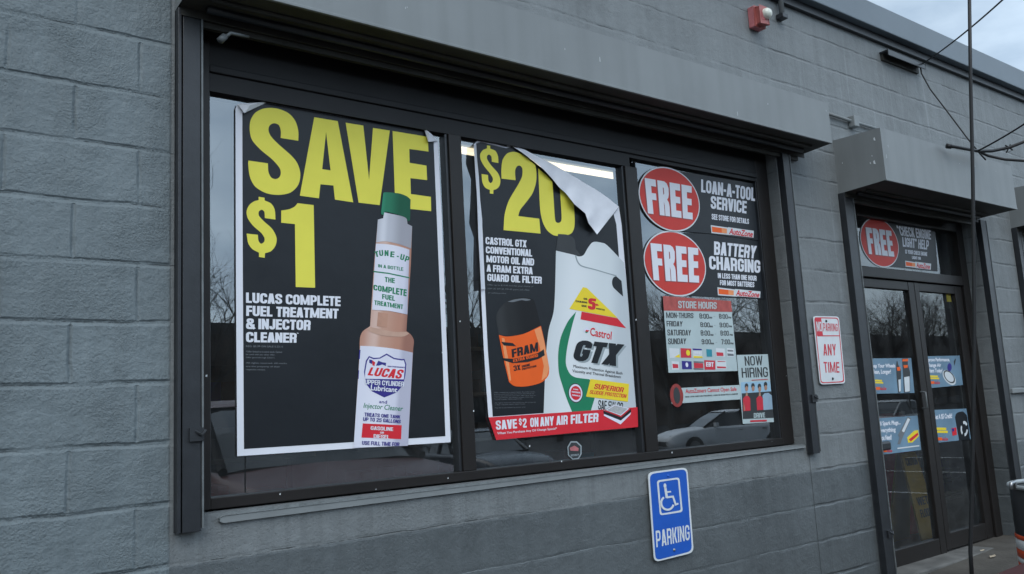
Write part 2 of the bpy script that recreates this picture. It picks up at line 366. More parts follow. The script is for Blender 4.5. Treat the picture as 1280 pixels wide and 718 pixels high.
# --- heavy condensed capitals drawn from strokes
def rounded(pts, r, closed=False):
    out = []; k = len(pts)
    for i, p in enumerate(pts):
        if not closed and i in (0, k-1): out.append(Vector(p)); continue
        p = Vector(p); a = Vector(pts[i-1]); b = Vector(pts[(i+1) % k])
        ra = min(r, (a-p).length*.5); rb = min(r, (b-p).length*.5)
        s = p+(a-p).normalized()*ra; e = p+(b-p).normalized()*rb
        for j in range(5):
            t = j/4; out.append(s*(1-t)**2+p*2*t*(1-t)+e*t*t)
    return out
def thick(pts, t, closed=False):
    q = []
    for i, p in enumerate(pts):
        if not q or (p-q[-1]).length > 1e-5: q.append(p)
    pts = q; k = len(pts); L = []; Rr = []
    for i, p in enumerate(pts):
        a = pts[i-1] if (i > 0 or closed) else None; b = pts[(i+1) % k] if (i < k-1 or closed) else None
        d1 = (p-a).normalized() if a is not None else None; d2 = (b-p).normalized() if b is not None else None
        if d1 is None: d1 = d2
        if d2 is None: d2 = d1
        n1 = Vector((-d1.y, d1.x)); n2 = Vector((-d2.y, d2.x)); nn = n1+n2
        nn = nn.normalized() if nn.length > 1e-4 else n1
        s = t/2/max(.5, nn.dot(n1)); L.append(p+nn*s); Rr.append(p-nn*s)
    return [(L[i], L[(i+1) % k], Rr[(i+1) % k], Rr[i]) for i in range(k if closed else k-1)]
WID = {'M': .74, 'W': .78, 'I': None, '1': .36, '.': None, ':': None, "'": None, '-': .26, ' ': .20, '*': .2, '/': .35, '"': .3, 'J': .44, 'L': .42, 'E': .44, 'F': .42, 'T': .46, '+': .4, '!': None, ',': None, '&': .6}
def glyph(ch, t):
    w = WID.get(ch, .52); w = t if w is None else w
    h = t/2; a, b, c, d = h, w-h, h, 1-h; mid = .52; P = []
    def line(*p, r=0, closed=False):
        v = [Vector(q) for q in p]
        if r: v = rounded(v, r, closed)
        P.extend(thick(v, t, closed))
    def para(x0, y0, x1, y1, f=1.12):
        q = t*f/2; P.append((Vector((x0-q, y0)), Vector((x0+q, y0)), Vector((x1+q, y1)), Vector((x1-q, y1))))
    r = .2
    if ch == 'A': para(a, 0, w/2-.02, 1); para(b, 0, w/2+.02, 1); P.append((Vector((a, .18)), Vector((b, .18)), Vector((b, .18+t*.8)), Vector((a, .18+t*.8))))
    elif ch == 'B': line((a, 0), (a, 1)); line((a, d), (b, d), (b, mid), (a, mid), r=.14); line((a, mid), (b, mid), (b, c), (a, c), r=.14)
    elif ch == 'C': line((b, .64), (b, d), (a, d), (a, c), (b, c), (b, .36), r=r)
    elif ch == 'D': line((a, 0), (a, 1)); line((a, d), (b, d), (b, c), (a, c), r=r)
    elif ch == 'E': line((a, 0), (a, 1)); [line((a, y), (w, y)) for y in (c, mid, d)]
    elif ch == 'F': line((a, 0), (a, 1)); [line((a, y), (w, y)) for y in (mid-.02, d)]
    elif ch == 'G': line((b, .66), (b, d), (a, d), (a, c), (b, c), (b, .47), r=r); line((w*.5, .47), (w, .47))
    elif ch == 'H': line((a, 0), (a, 1)); line((b, 0), (b, 1)); line((a, mid), (b, mid))
    elif ch == 'I': line((a, 0), (a, 1))
    elif ch == 'J': line((b, 1), (b, c), (a, c), (a, .32), r=r)
    elif ch == 'K': line((a, 0), (a, 1)); para(w*.45, .42, b, 1); para(b, 0, w*.45, .62)
    elif ch == 'L': line((a, 0), (a, 1)); line((a, c), (w, c))
    elif ch == 'M': line((a, 0), (a, 1)); line((b, 0), (b, 1)); para(w/2, .05, a+.03, 1, .8); para(w/2, .05, b-.03, 1, .8)
    elif ch == 'N': line((a, 0), (a, 1)); line((b, 0), (b, 1)); para(b, 0, a, 1, .95)
    elif ch in 'O0': line((a, c), (b, c), (b, d), (a, d), r=r, closed=True)
    elif ch == 'P': line((a, 0), (a, 1)); line((a, d), (b, d), (b, .42), (a, .42), r=r*.8)
    elif ch == 'Q': line((a, c), (b, c), (b, d), (a, d), r=r, closed=True); para(b, 0, w*.5, .25)
    elif ch == 'R': line((a, 0), (a, 1)); line((a, d), (b, d), (b, .46), (a, .46), r=.14); line((w*.4, .46), (b-.01, .46), (b-.01, 0), r=.12)
    elif ch in 'S5$8': 
        if ch == '8': line((a, c), (b, c), (b, mid), (a, mid), r=.15, closed=True); line((a, mid), (b, mid), (b, d), (a, d), r=.15, closed=True)
        elif ch == '5': line((w, d), (a, d), (a, .56), (b, .60), (b, c), (a, c), (a, .3), r=.12)
        else:
            line((b, .66), (b, d), (a, d), (a, .57), (b, .43), (b, c), (a, c), (a, .34), r=.17)
            if ch == '$': line((w/2, 1), (w/2, 1.12)); line((w/2, 0), (w/2, -.12))
    elif ch == 'T': line((w/2, 0), (w/2, 1)); line((0, d), (w, d))
    elif ch == 'U': line((a, 1), (a, c), (b, c), (b, 1), r=r)
    elif ch == 'V': para(w/2-.02, 0, a, 1); para(w/2+.02, 0, b, 1)
    elif ch == 'W': para(w*.28, 0, a, 1, .95); para(w*.28, 0, w*.5, 1, .9); para(w*.72, 0, w*.5, 1, .9); para(w*.72, 0, b, 1, .95)
    elif ch == 'X': para(a, 0, b, 1); para(b, 0, a, 1)
    elif ch == 'Y': line((w/2, 0), (w/2, .5)); para(w/2, .4, a, 1); para(w/2, .4, b, 1)
    elif ch == 'Z': line((0, d), (w, d)); line((0, c), (w, c)); para(a, c, b, d)
    elif ch == '1': line((b, 0), (b, 1)); line((0, .78), (b, .84))
    elif ch == '2': line((a, .66), (a, d), (b, d), (b, .6), (a, .18), (a, c), (w, c), r=.13)
    elif ch == '3': line((a, .7), (a, d), (b, d), (b, mid), (w*.4, mid), r=.14); line((w*.4, mid), (b, mid), (b, c), (a, c), (a, .3), r=.14)
    elif ch == '7': line((0, d), (w, d)); para(w*.35, 0, b, d)
    elif ch == '9': line((b, .5), (a, .45), (a, d), (b, d), r=.15, closed=True); line((b, .6), (b, c), (a, c), (a, .28), r=.15)
    elif ch == '&': line((b, .45), (b, c), (a, c), (a, .48), (b-.05, .62), (b-.05, d), (a+.04, d), (a+.04, .7), (w, .02), r=.12)
    elif ch in '-': line((0, .42), (w, .42))
    elif ch == '+': line((0, .5), (w, .5)); line((w/2, .5-w/2), (w/2, .5+w/2))
    elif ch in '.,': line((a, 0), (a, t))
    elif ch == ':': line((a, .1), (a, .1+t)); line((a, .6), (a, .6+t))
    elif ch == "'": line((a, .72), (a, 1))
    elif ch == '"': line((a, .72), (a, 1)); line((b, .72), (b, 1))
    elif ch == '!': line((a, .32), (a, 1)); line((a, 0), (a, .18))
    elif ch == '*': line((0, .85), (w, .85)); line((w/2, .72), (w/2, 1))
    return w, P
def caps(g, s, TL, TR, BR, BL, y, t=.17, gap=.055, slant=0):
    x = 0; quads = []
    for ch in s:
        w_, P = glyph(ch, t)
        quads += [[(p.x+x+slant*p.y, p.y) for p in q] for q in P]; x += w_+gap
    W = x-gap+slant; f = quadmap(TL, TR, BR, BL, y)
    for i, q in enumerate(quads):
        o = Vector((0, -.00002*(i % 7), 0)); g.face([f(a/W, b)+o for a, b in q])
    return g
def font(g, s, TL, TR, BR, BL, y, bold=0.0, slant=0):
    c = bpy.data.curves.new('lettering', 'FONT'); c.body = s; c.resolution_u = 3; c.shear = slant
    o = bpy.data.objects.new('lettering', c); me = bpy.data.meshes.new_from_object(o)
    vs = [v.co.copy() for v in me.vertices]; fs = [tuple(p.vertices) for p in me.polygons]
    bpy.data.objects.remove(o); bpy.data.curves.remove(c); bpy.data.meshes.remove(me)
    x0 = min(v.x for v in vs); x1 = max(v.x for v in vs); y0 = min(v.y for v in vs); y1 = max(v.y for v in vs)
    f = quadmap(TL, TR, BR, BL, y); offs = [(0, 0)]
    if bold: offs = [(-bold, 0), (bold, 0), (0, bold), (0, -bold), (0, 0)]
    for k, (ox, oy) in enumerate(offs):
        n = len(g.v); d = Vector((0, -.00002*k, 0))
        g.v += [f((v.x+ox-x0)/(x1-x0), (v.y+oy-y0)/(y1-y0))+d for v in vs]
        g.f += [tuple(n+i for i in p) for p in fs]
    return g

# ================================================================== THE GROUND
def zone(X): return .045*max(0, min(1, (X-4.6)/1.8))       # the pavement climbs a little towards the door
g = G(); xs = [-14, -6, -2, 2, 4.6, 5.2, 5.8, 6.4, 9, 14, 30]
for x0, x1 in zip(xs, xs[1:]):
    g.face([(x0, -1.5, zone(x0)), (x1, -1.5, zone(x1)), (x1, .2, zone(x1)), (x0, .2, zone(x0))])
tag(g.build('sidewalk', M_CONC), None, None, kind='structure')
g = G(); g.box(-14, 30, -1.65, -1.5, -.25, .004)
tag(g.build('kerb', M_KERB, bevel=.015), None, None, kind='structure')
g = G(); ys = [(-1.6, -.1), (-5.5, -.12), (-12, -.62), (-24, -.66), (-2000, -.7)]
for (y0, z0), (y1, z1) in zip(ys, ys[1:]): g.face([(-1500, y0, z0), (1500, y0, z0), (1500, y1, z1), (-1500, y1, z1)])
g.face([(-1500, -1.6, -.35), (1500, -1.6, -.35), (1500, 1500, -.35), (-1500, 1500, -.35)])
tag(g.build('parking_lot', M_ASPH), None, None, kind='structure')
g = G()
for i in range(9):
    x = -4+i*2.75; g.face([(x, -1.9, -.097), (x+.1, -1.9, -.097), (x+.1, -5.4, -.115), (x, -5.4, -.115)])
tag(g.build('painted_bay_lines', M_LINE), None, None, kind='structure')

# ================================================================== THE STORE
store = thing('store_building', 'grey painted concrete block shop front with a wide three-pane window and a glass double door', 'building', (2.5, 0, 0))
WX0, WX1, WZ0, WZ1 = .20, 3.72, .905, 2.72                 # window opening
DX0, DX1, DZ1 = 4.495, 6.31, 2.51                           # door opening
g = G(); TOP = 3.84
def wf(x0, x1, z0, z1, y=0.0): g.face([(x0, y, z0), (x1, y, z0), (x1, y, z1), (x0, y, z1)])
wf(-9, .105, -.3, TOP); wf(.105, WX0, .5, TOP, .002); wf(.105, 3.75, -.3, WZ0, .003)
wf(.105, WX0, .5, .5); wf(WX0, WX1, WZ1, TOP); wf(WX1, DX0, WZ0, TOP); wf(3.75, DX0, -.3, WZ0); wf(DX0, DX1, DZ1, TOP)
g.f.pop(-5); wf(DX1, 30, -.3, TOP)
g.face([(.105, 0, -.3), (.105, .003, -.3), (.105, .003, WZ0), (.105, 0, WZ0)])
g.face([(3.75, 0, -.3), (3.75, .003, -.3), (3.75, .003, WZ0), (3.75, 0, WZ0)])
D = .2
g.face([(WX0, 0, WZ0), (WX0, D, WZ0), (WX0, D, WZ1), (WX0, 0, WZ1)]); g.face([(WX1, 0, WZ0), (WX1, D, WZ0), (WX1, D, WZ1), (WX1, 0, WZ1)])
g.face([(WX0, 0, WZ1), (WX1, 0, WZ1), (WX1, D, WZ1), (WX0, D, WZ1)]); g.face([(WX0, .003, WZ0), (WX1, .003, WZ0), (WX1, D, WZ0), (WX0, D, WZ0)])
g.face([(DX0, 0, -.3), (DX0, D, -.3), (DX0, D, DZ1), (DX0, 0, DZ1)]); g.face([(DX1, 0, -.3), (DX1, D, -.3), (DX1, D, DZ1), (DX1, 0, DZ1)])
g.face([(DX0, 0, DZ1), (DX1, 0, DZ1), (DX1, D, DZ1), (DX0, D, DZ1)])
# the back of the front wall, the side walls and the roof deck close the building
for x0, x1, z0, z1 in ((-9, WX0, -.3, TOP), (WX0, WX1, -.3, WZ0), (WX0, WX1, WZ1, TOP), (WX1, DX0, -.3, TOP), (DX0, DX1, DZ1, TOP), (DX1, 30, -.3, TOP)):
    wf(x0, x1, z0, z1, D)
g.face([(-9, 0, -.3), (-9, 12, -.3), (-9, 12, TOP), (-9, 0, TOP)]); g.face([(30, 0, -.3), (30, 12, -.3), (30, 12, TOP), (30, 0, TOP)])
g.face([(-9, 12, -.3), (30, 12, -.3), (30, 12, TOP), (-9, 12, TOP)]); g.face([(-9, 0, TOP), (30, 0, TOP), (30, 12, TOP), (-9, 12, TOP)])
wall = g.build('wall', WALL, store); wall.location = (-2.5, 0, 0)
for v in wall.data.vertices: v.co.x += 2.5                   # block courses run from the wall's own corner
g = G(); g.box(-9, 30, -.085, .3, 3.795, 3.985).build('coping', M_COPING, store, bevel=.006)
G().box(-9, 30, -.03, .0, 3.74, 3.795).build('coping_shadow_strip', M_TRACK, store)  # dark strip put in as the shadow line under the coping
G().box(6.5, 30, -.03, -.001, 1.115, 1.155).build('wall_ledge', M_HOOD, store, bevel=.006)

# window: frame, mullions, three panes
YF, YG = .06, .10
g = G()
for x0, x1, z0, z1, y0, y1 in ((.205, .262, .912, 2.72, YF, .16), (3.60, 3.716, .912, 2.72, YF+.01, .16), (.262, 3.60, .912, .952, YF+.002, .16), 
                               (1.336, 1.404, .952, 2.462, YF+.004, .16), (2.455, 2.545, .952, 2.462, YF+.004, .16)):
    g.box(x0, x1, y0, y1, z0, z1)
win = g.build('window', M_FRAME, store, bevel=.003)
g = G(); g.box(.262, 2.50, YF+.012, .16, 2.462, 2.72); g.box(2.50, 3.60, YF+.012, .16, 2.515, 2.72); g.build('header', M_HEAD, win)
for x0, x1, z0, z1 in ((1.322, 1.336, .952, 2.461), (1.404, 1.410, .952, 2.461), (2.440, 2.455, .952, 2.461), (2.545, 2.551, .952, 2.50), (3.594, 3.60, .952, 2.519), (.262, .268, .952, 2.461)):
    G().box(x0, x1, YF+.016, .12, z0, z1).build('glazing_bead', M_BEAD, win, bevel=.002)

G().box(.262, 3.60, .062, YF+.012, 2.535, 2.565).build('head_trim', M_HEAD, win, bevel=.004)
for x0, x1 in ((.262, 1.336), (1.404, 2.455), (2.545, 3.60)):
    G().face([(x0, YG, .952), (x1, YG, .952), (x1, YG, 2.54), (x0, YG, 2.54)]).build('pane', GLASS, win)
g = G(); g.plate([(.285, -.010, .872), (3.70, -.010, .889), (3.70, -.010, .898), (.282, -.010, .894), (.268, -.010, .888), (.270, -.010, .876)], (0, .02, 0))
g.build('sill', M_HOOD, win, bevel=.003)

fk = G(); rnf = random.Random(5)
for px, py in ((553, 441), (592, 514), (258, 470), (1000, 556), (702, 577), (662, 558), (965, 552), (560, 598), (840, 566), (575, 402), (795, 400), (470, 612), (350, 618), (983, 470), (980, 350)):
    px += 0 if px != 553 else 0; q = at(px, py, YF-.0012); k = rnf.uniform(.0015, .004)
    fk.face([q+Vector((-k, 0, -k*.7)), q+Vector((k*.8, 0, -k)), q+Vector((k, 0, k*1.3)), q+Vector((-k*.6, 0, k))])
fk.build('paint_fleck', M_SIGNWHITE, win)['kind'] = 'stuff'
# door: frame, transom, two leaves
YD = .13
g = G()
for x0, x1, z0, z1 in ((DX0+.004, 4.655, zone(4.6)-.02, 2.505), (6.20, DX1-.004, zone(6.3)-.02, 2.505), (4.655, 6.20, 1.985, 2.06), (4.655, 6.20, 2.42, 2.505)):
    g.box(x0, x1, YD-.03, YD+.06, z0, z1)
g.build('door_frame', M_FRAME, store, bevel=.004)
G().face([(4.655, YD+.01, 2.06), (6.20, YD+.01, 2.06), (6.20, YD+.01, 2.42), (4.655, YD+.01, 2.42)]).build('transom_pane', DOORGLASS, store)
def leaf(x0, x1, s0, s1):
    z0 = zone((x0+x1)/2)+.012
    g = G(); g.box(x0, x0+s0, YD-.012, YD+.04, z0, 1.98); g.box(x1-s1, x1, YD-.012, YD+.04, z0, 1.98)
    g.box(x0+s0, x1-s1, YD-.010, YD+.04, z0, z0+.115); g.box(x0+s0, x1-s1, YD-.010, YD+.04, 1.915, 1.98)
    d = g.build('door', M_FRAME, store, bevel=.004)
    G().face([(x0+s0, YD+.012, z0+.115), (x1-s1, YD+.012, z0+.115), (x1-s1, YD+.012, 1.915), (x0+s0, YD+.012, 1.915)]).build('pane', DOORGLASS, d)
    return d
d1 = leaf(4.66, 5.455, .10, .085); d2 = leaf(5.46, 6.195, .07, .11)
p = at(1158, 500, YD-.05); G().tube([(p.x, YD-.012, p.z+.06), (p.x, YD-.05, p.z+.055), (p.x, YD-.05, p.z-.055), (p.x, YD-.012, p.z-.06)], .006, 8).build('handle', M_LIP, d2, smooth=True)
p = at(1107, 558, YD-.05); G().box(p.x-.055, p.x+.06, YD-.06, YD-.012, p.z-.028, p.z+.03).build('handle', M_TRACK, d1, bevel=.012)
p = at(1179, 500, YD+.05); G().box(p.x-.12, 6.08, YD+.05, YD+.09, p.z-.03, p.z+.025).build('push_bar', M_BEAD, d2, bevel=.008)
G().box(4.5, 6.31, -.06, YD+.05, -.05, .03).build('threshold', mat('threshold_concrete', (.12, .12, .115), .85, .2, .25, 8, .4, 40), store, bevel=.01)
p0 = at(1186, 372, YD+.02); G().box(p0.x-.035, p0.x+.035, YD+.02, YD+.024, p0.z-.035, p0.z+.03).build('sticker', M_YELB, d2)
# inside
G().box(-8.9, 29.9, .21, 11.9, -.06, .001).build('shop_floor', M_FLOOR, store)
G().box(-8.9, 29.9, .21, 11.9, 3.30, 3.36).build('ceiling', M_CEIL, store)
G().box(-8.9, 29.9, 8.0, 8.1, .002, 3.3).build('partition', M_INT, store)

# roll-up shutters: hood, two guide rails
def shutter(X0, X1, Z0, Z1, P, rails, label):
    t = thing('roll_shutter', label, 'shutter', (X0, 0, Z0), group='roll-up shutter hoods on the shop front')
    k = .003
    h = G(); A = [(0, Z0), (-P, Z0+.012), (-P, Z1), (0, Z1+.012)]
    h.face([(X0, -P, Z0+.012), (X1, -P, Z0+.012), (X1, -P, Z1), (X0, -P, Z1)])
    h.face([(X0, -P, Z1), (X1, -P, Z1), (X1, 0, Z1+.012), (X0, 0, Z1+.012)])
    for X in (X0, X1): h.face([(X, y, z) for y, z in A])
    hd_ = h.build('hood', M_HOOD, t)
    ln = X1-X0
    rs = random.Random(int(X0*10)); g_ = G()
    for k_ in range(int(ln*3)):
        xx = X0+ln*rs.random(); zz_ = Z0+.03+(Z1-Z0-.06)*rs.random(); w_ = rs.uniform(.0008, .0022); l_ = rs.uniform(.004, .03)
        g_.face([(xx-w_, -P-.0009, zz_), (xx+w_, -P-.0009, zz_), (xx+w_*.7, -P-.0009, zz_+l_), (xx-w_*.7, -P-.0009, zz_+l_)])
    g_.build('paint_drip', M_SIGNWHITE, hd_)['kind'] = 'stuff'
    G().box(X0+.001, X1-.001, -P-.003, -P+.01, Z0+.008, Z0+.020).build('drip_edge', M_HOOD, hd_, bevel=.002)
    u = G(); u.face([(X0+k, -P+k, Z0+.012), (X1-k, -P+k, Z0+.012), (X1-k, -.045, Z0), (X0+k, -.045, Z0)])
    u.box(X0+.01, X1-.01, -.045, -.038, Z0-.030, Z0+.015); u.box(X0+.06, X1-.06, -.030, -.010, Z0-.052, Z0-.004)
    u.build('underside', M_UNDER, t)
    # bottom bar of the rolled-up curtain, at the mouth of the hood
    G().tube([(X0+.09, -.085, Z0-.006), (X1-.09, -.085, Z0-.006)], .016, 8).build('curtain_bar', M_TRACK, t, smooth=True)
    G().tube([(X0+.09, -.150, Z0+.002), (X1-.09, -.150, Z0+.002)], .010, 8).build('curtain_slat', M_UNDER, t, smooth=True)
    for (x0, x1, zb, dr) in rails:
        rl = G(); rl.box(x0, x1, -.006, -.0005, zb, Z0-.002); rl.box(x0, x0+.012, -.045, -.006, zb, Z0-.002); rl.box(x0+.018, x1-.010, -.040, -.006, zb, Z0-.002)
        rail = rl.build('guide_rail', M_TRACK, t, bevel=.002)
        G().box(x1-.008, x1-.002, -.044, -.006, zb+.01, Z0-.004).build('rail_lip', M_LIP, rail)
        lg = G(); xx = (x0+x1)/2+.012; lg.box(xx-.018, xx+.03, -.052, -.040, zb+.30, zb+.345); lg.tube([(xx, -.05, zb+.335), (xx+.02, -.062, zb+.32), (xx+.035, -.05, zb+.335)], .005, 6)
        lg.build('latch', M_BEAD, rail)
    return t
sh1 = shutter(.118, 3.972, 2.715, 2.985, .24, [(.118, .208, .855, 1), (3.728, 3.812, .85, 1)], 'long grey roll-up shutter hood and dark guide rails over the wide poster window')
br = G(); p = at(284, 42, -.10); br.tube([p+Vector((-.02, 0, -.03)), p+Vector((.01, -.01, .0)), p+Vector((.05, 0, .005)), p+Vector((.09, .03, .02))], .007, 8, .005); br.tube([p+Vector((-.028, 0, -.036)), p+Vector((-.008, 0, -.012))], .013, 8)
br.build('dangling_pin', M_LIP, sh1, smooth=True)
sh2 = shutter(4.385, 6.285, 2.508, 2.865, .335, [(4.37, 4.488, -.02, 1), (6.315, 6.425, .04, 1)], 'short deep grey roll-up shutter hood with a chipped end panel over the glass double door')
ch = G()
for px, py, s in ((1093, 174, .012), (1093, 203, .014), (1088, 204, .007), (1053, 204, .005), (1090, 195, .005)):
    v = FV*FPX + RV*(px-640) - UV*(py-359); t_ = (4.383-CX)/v.x; q = Vector((4.383, -DIST+v.y*t_, EYE+v.z*t_))
    ch.face([q+Vector((0, -s*.5, -s)), q+Vector((0, s*.4, -s*.7)), q+Vector((0, s*.55, s*.6)), q+Vector((0, -s*.2, s))])
ch.build('paint_chip', M_SIGNWHITE, sh2)
sh3 = shutter(6.98, 9.6, 2.50, 2.83, .30, [(6.97, 7.06, .85, 1), (9.52, 9.60, .85, 1)], 'roll-up shutter hood cut by the right edge of the frame, beyond the door hood')

# ================================================================== POSTERS ON THE WINDOW
YP = .090
def layer(k): return YP-.0007*k
Zs1 = Zm(290, 120, 5.128); Zs2 = Zm(420, 140, 5.128); Zs3 = Zm(295, 240, 5.128); Zs4 = Zm(295, 355, 5.986); Zs5 = Zm(440, 235, 7.18); Zs6 = Zm(435, 330, 5.98); Zs7 = Zm(430, 430, 5.128)
def q4(Z, a, b, c, d): return Z(a, b, c, d)
p1 = thing('sale_poster', 'largest black poster with white border reading SAVE $1 beside a tall amber bottle', 'poster', at(430, 560, YP))
art(G(), [(294.3, 136), (297, 130.5), (305.5, 140), (333, 127.5), (430, 140.5), (529, 157), (535, 176), (547.2, 176.5), (552, 270), (558.8, 440), (563.4, 553), (430, 561.5), (296.5, 570.5), (295, 360)], YP).build('backing_sheet', M_WHITE, p1)
art(G(), [(302.9, 141.5), (306.5, 141), (333, 129), (425, 145.5), (531, 163.5), (535.5, 177.5), (542, 178), (553, 440), (556.8, 545.5), (430, 553.5), (305, 561.5), (303.5, 330)], layer(1)).build('black_panel', M_BLACK, p1)
fl = G()
a, b, c = at(296.5, 130.3, YP-.004), at(334, 127.3, YP-.003), at(305.8, 141.5, YP-.022); mid = at(312, 132, YP-.03)
fl.face([a, mid, c]); fl.face([a, b, mid]); fl.face([b, c, mid])
fl.build('curled_corner', M_PAPER, p1, smooth=True)
fl = G(); a, b, c = at(528.5, 156.5, YP-.003), at(547.5, 176.3, YP-.004), at(535.5, 177.5, YP-.022); mid = at(536, 167, YP-.026)
fl.face([a, mid, c]); fl.face([a, b, mid]); fl.face([b, c, mid]); fl.build('curled_corner', M_PAPER, p1, smooth=True)
hd = G()
art(hd, Zs1((425, 288, 'c'), (312, 270, 'c'), (313, 225), (300, 188), (270, 176), (242, 190), (234, 220), (250, 260), (300, 312), (380, 383), (420, 435), (438, 500), (425, 570), (375, 620), (300, 635), (220, 624), (150, 583), (115, 520), (104, 440), (106, 415, 'c'), (230, 433, 'c'), (233, 485), (250, 522), (280, 534), (305, 520), (313, 490), (300, 455), (255, 405), (185, 347), (130, 285), (114, 225), (118, 160), (150, 108), (210, 80), (290, 82), (360, 110), (405, 160), (425, 225)), layer(2), curved=True)
art(hd, [(392.8, 146.7), (422.2, 151.6), (441.5, 253.1), (418.7, 249.7), (416.8, 232.1), (400.6, 230.6), (398.6, 248.1), (374.8, 244.8)], layer(2), holes=[[(407.6, 165.2), (413.2, 213.2), (402.7, 211.7)]])
art(hd, Zs2((62, 70), (175, 88), (212, 435), (237, 103), (345, 120), (280, 598), (145, 582)), layer(2))
art(hd, Zs2((363, 123), (588, 160), (593, 255), (470, 238), (472, 327), (580, 345), (584, 438), (477, 425), (480, 527), (608, 545), (610, 637), (380, 612)), layer(2))
hd.build('headline', M_YEL, p1)
pr = G()
art(pr, Zs3((183, 38, 'c'), (183, 55, 'c'), (225, 75), (248, 115), (253, 178, 'c'), (185, 168, 'c'), (182, 130), (165, 115), (146, 128), (148, 155), (180, 190), (232, 238), (260, 295), (253, 345), (225, 380), (186, 394, 'c'), (184, 423, 'c'), (147, 418, 'c'), (147, 390, 'c'), (105, 367), (78, 328), (68, 268, 'c'), (140, 275, 'c'), (144, 312), (160, 333), (180, 320), (182, 295), (160, 262), (110, 218), (76, 170), (68, 125), (85, 85), (115, 62), (145, 53, 'c'), (145, 32, 'c')), layer(2), curved=True)
art(pr, Zs3((395, 73, 'c'), (498, 85, 'c'), (507, 615, 'c'), (383, 610, 'c'), (378, 207, 'c'), (290, 198, 'c'), (290, 120, 'c'), (340, 112), (375, 95)), layer(2), curved=True)
pr.build('price', M_YEL, p1)
tx = G()
for s_, q in (('LUCAS COMPLETE', ((75, 65), (782, 95), (782, 168), (75, 142))), ('FUEL TREATMENT', ((77, 163), (768, 187), (765, 260), (76, 240))), ('& INJECTOR', ((75, 258), (560, 272), (556, 347), (75, 338))), ('CLEANER', ((75, 360), (455, 368), (453, 441), (75, 437))), ('*', ((455, 366), (468, 368), (468, 386), (455, 384)))):
    caps(tx, s_, *Zs4(*q), layer(2), t=.20, gap=.035)
tx.build('caption', M_TXT, p1)
tx = G()
for s_, q in (('REG. $5.99 ON SALE 5.23.11', ((75, 460), (350, 464), (350, 479), (75, 475))), ('*Offer limited to in-store stock. Cannot', ((75, 500), (345, 503), (345, 517), (75, 513))), ('be used with any other offer.', ((75, 523), (292, 526), (292, 540), (75, 536))), ('Offer good through 5/23/11.', ((75, 546), (292, 549), (292, 562), (75, 558))), ('All rights reserved. All marks', ((75, 586), (380, 590), (380, 604), (75, 600))), ('are the property of their', ((75, 612), (330, 615), (330, 629), (75, 625))), ('respective owners.', ((75, 636), (220, 638), (220, 652), (75, 649)))):
    font(tx, s_, *Zs4(*q), layer(2), .016)
tx.build('fine_print', M_GREYTXT, p1)
bt = G(); art(bt, [(472.3, 275, 'c'), (493, 275.5), (515.2, 283, 'c'), (513.6, 330, 'c'), (508, 414, 'c'), (514, 419), (517.3, 426), (516.5, 436, 'c'), (510, 557.2, 'c'), (442, 560, 'c'), (449.5, 440, 'c'), (450, 423), (453.5, 414.5), (462.6, 408, 'c'), (467.6, 330, 'c')], layer(3), curved=True)
bottle = bt.build('bottle_picture', printed_round('printed_amber', [(0, (.32, .14, .10)), (.12, (.48, .25, .18)), (.38, (.64, .45, .38)), (.52, (.53, .31, .23)), (.85, (.47, .24, .17)), (1, (.32, .15, .11))], (446, 500), (513.5, 500), (455, 420)), p1)
bt = G(); art(bt, Zs5((232, 285, 'c'), (300, 272), (420, 290), (540, 345, 'c'), (530, 545, 'c'), (420, 505), (300, 480), (217, 490, 'c')), layer(4), curved=True); art(bt, Zs5((288, 220), (490, 262), (498, 325), (420, 292), (300, 275), (278, 282)), layer(4.3))
bt.build('pale_neck', printed_round('printed_pale', [(0, (.26, .27, .30)), (.2, (.44, .45, .50)), (.45, (.64, .65, .70)), (.6, (.50, .51, .56)), (1, (.34, .34, .38))], (470.5, 300), (514.5, 306), (472.3, 275)), bottle)
bt = G(); art(bt, Zs6((168, 472, 'c'), (250, 490), (350, 508), (436, 508, 'c'), (455, 522), (400, 545), (250, 535), (150, 498)), layer(4.2), curved=True); bt.build('shoulder_sheen', mat('amber_sheen', (.52, .33, .25), .5, .3, .08, 20), bottle)
bt = G(); art(bt, Zs6((225, 362), (300, 372), (292, 478), (216, 466)), layer(4)); bt.build('neck_sheen', mat('amber_pale', (.49, .27, .19), .5, .3, .08, 20), bottle)
bt = G(); art(bt, Zs5((280, 50, 'c'), (300, 40), (420, 50), (490, 75), (526, 105, 'c'), (521, 290, 'c'), (500, 302, 'c'), (480, 268), (400, 238), (300, 214), (285, 242), (262, 236, 'c'), (262, 205, 'c')), layer(5), curved=True); bt.build('cap', printed_round('printed_cap', [(0, (.006, .10, .05)), (.3, (.03, .25, .14)), (.5, (.02, .19, .10)), (1, (.005, .09, .045))], (476.5, 262), (512.5, 268), (478, 244)), bottle)
lb = G(); art(lb, Zs5((215, 500, 'c'), (330, 508), (430, 528), (515, 555, 'c')) + [(509.2, 393.4, 'c'), (487, 389), (465.1, 387.4, 'c')], layer(4.6), curved=True)
art(lb, [(450.3, 432.5, 'c'), (470, 433.5), (495, 436.5), (516, 441, 'c'), (510, 557.4, 'c'), (442, 560, 'c')], layer(4.6), curved=True); lb.build('label', printed_round('printed_label', [(0, (.50, .50, .60)), (.15, (.68, .69, .78)), (.6, (.74, .74, .82)), (.88, (.64, .64, .74)), (1, (.46, .46, .56))], (446, 500), (513.5, 500), (453, 420)), bottle)
tx = G()
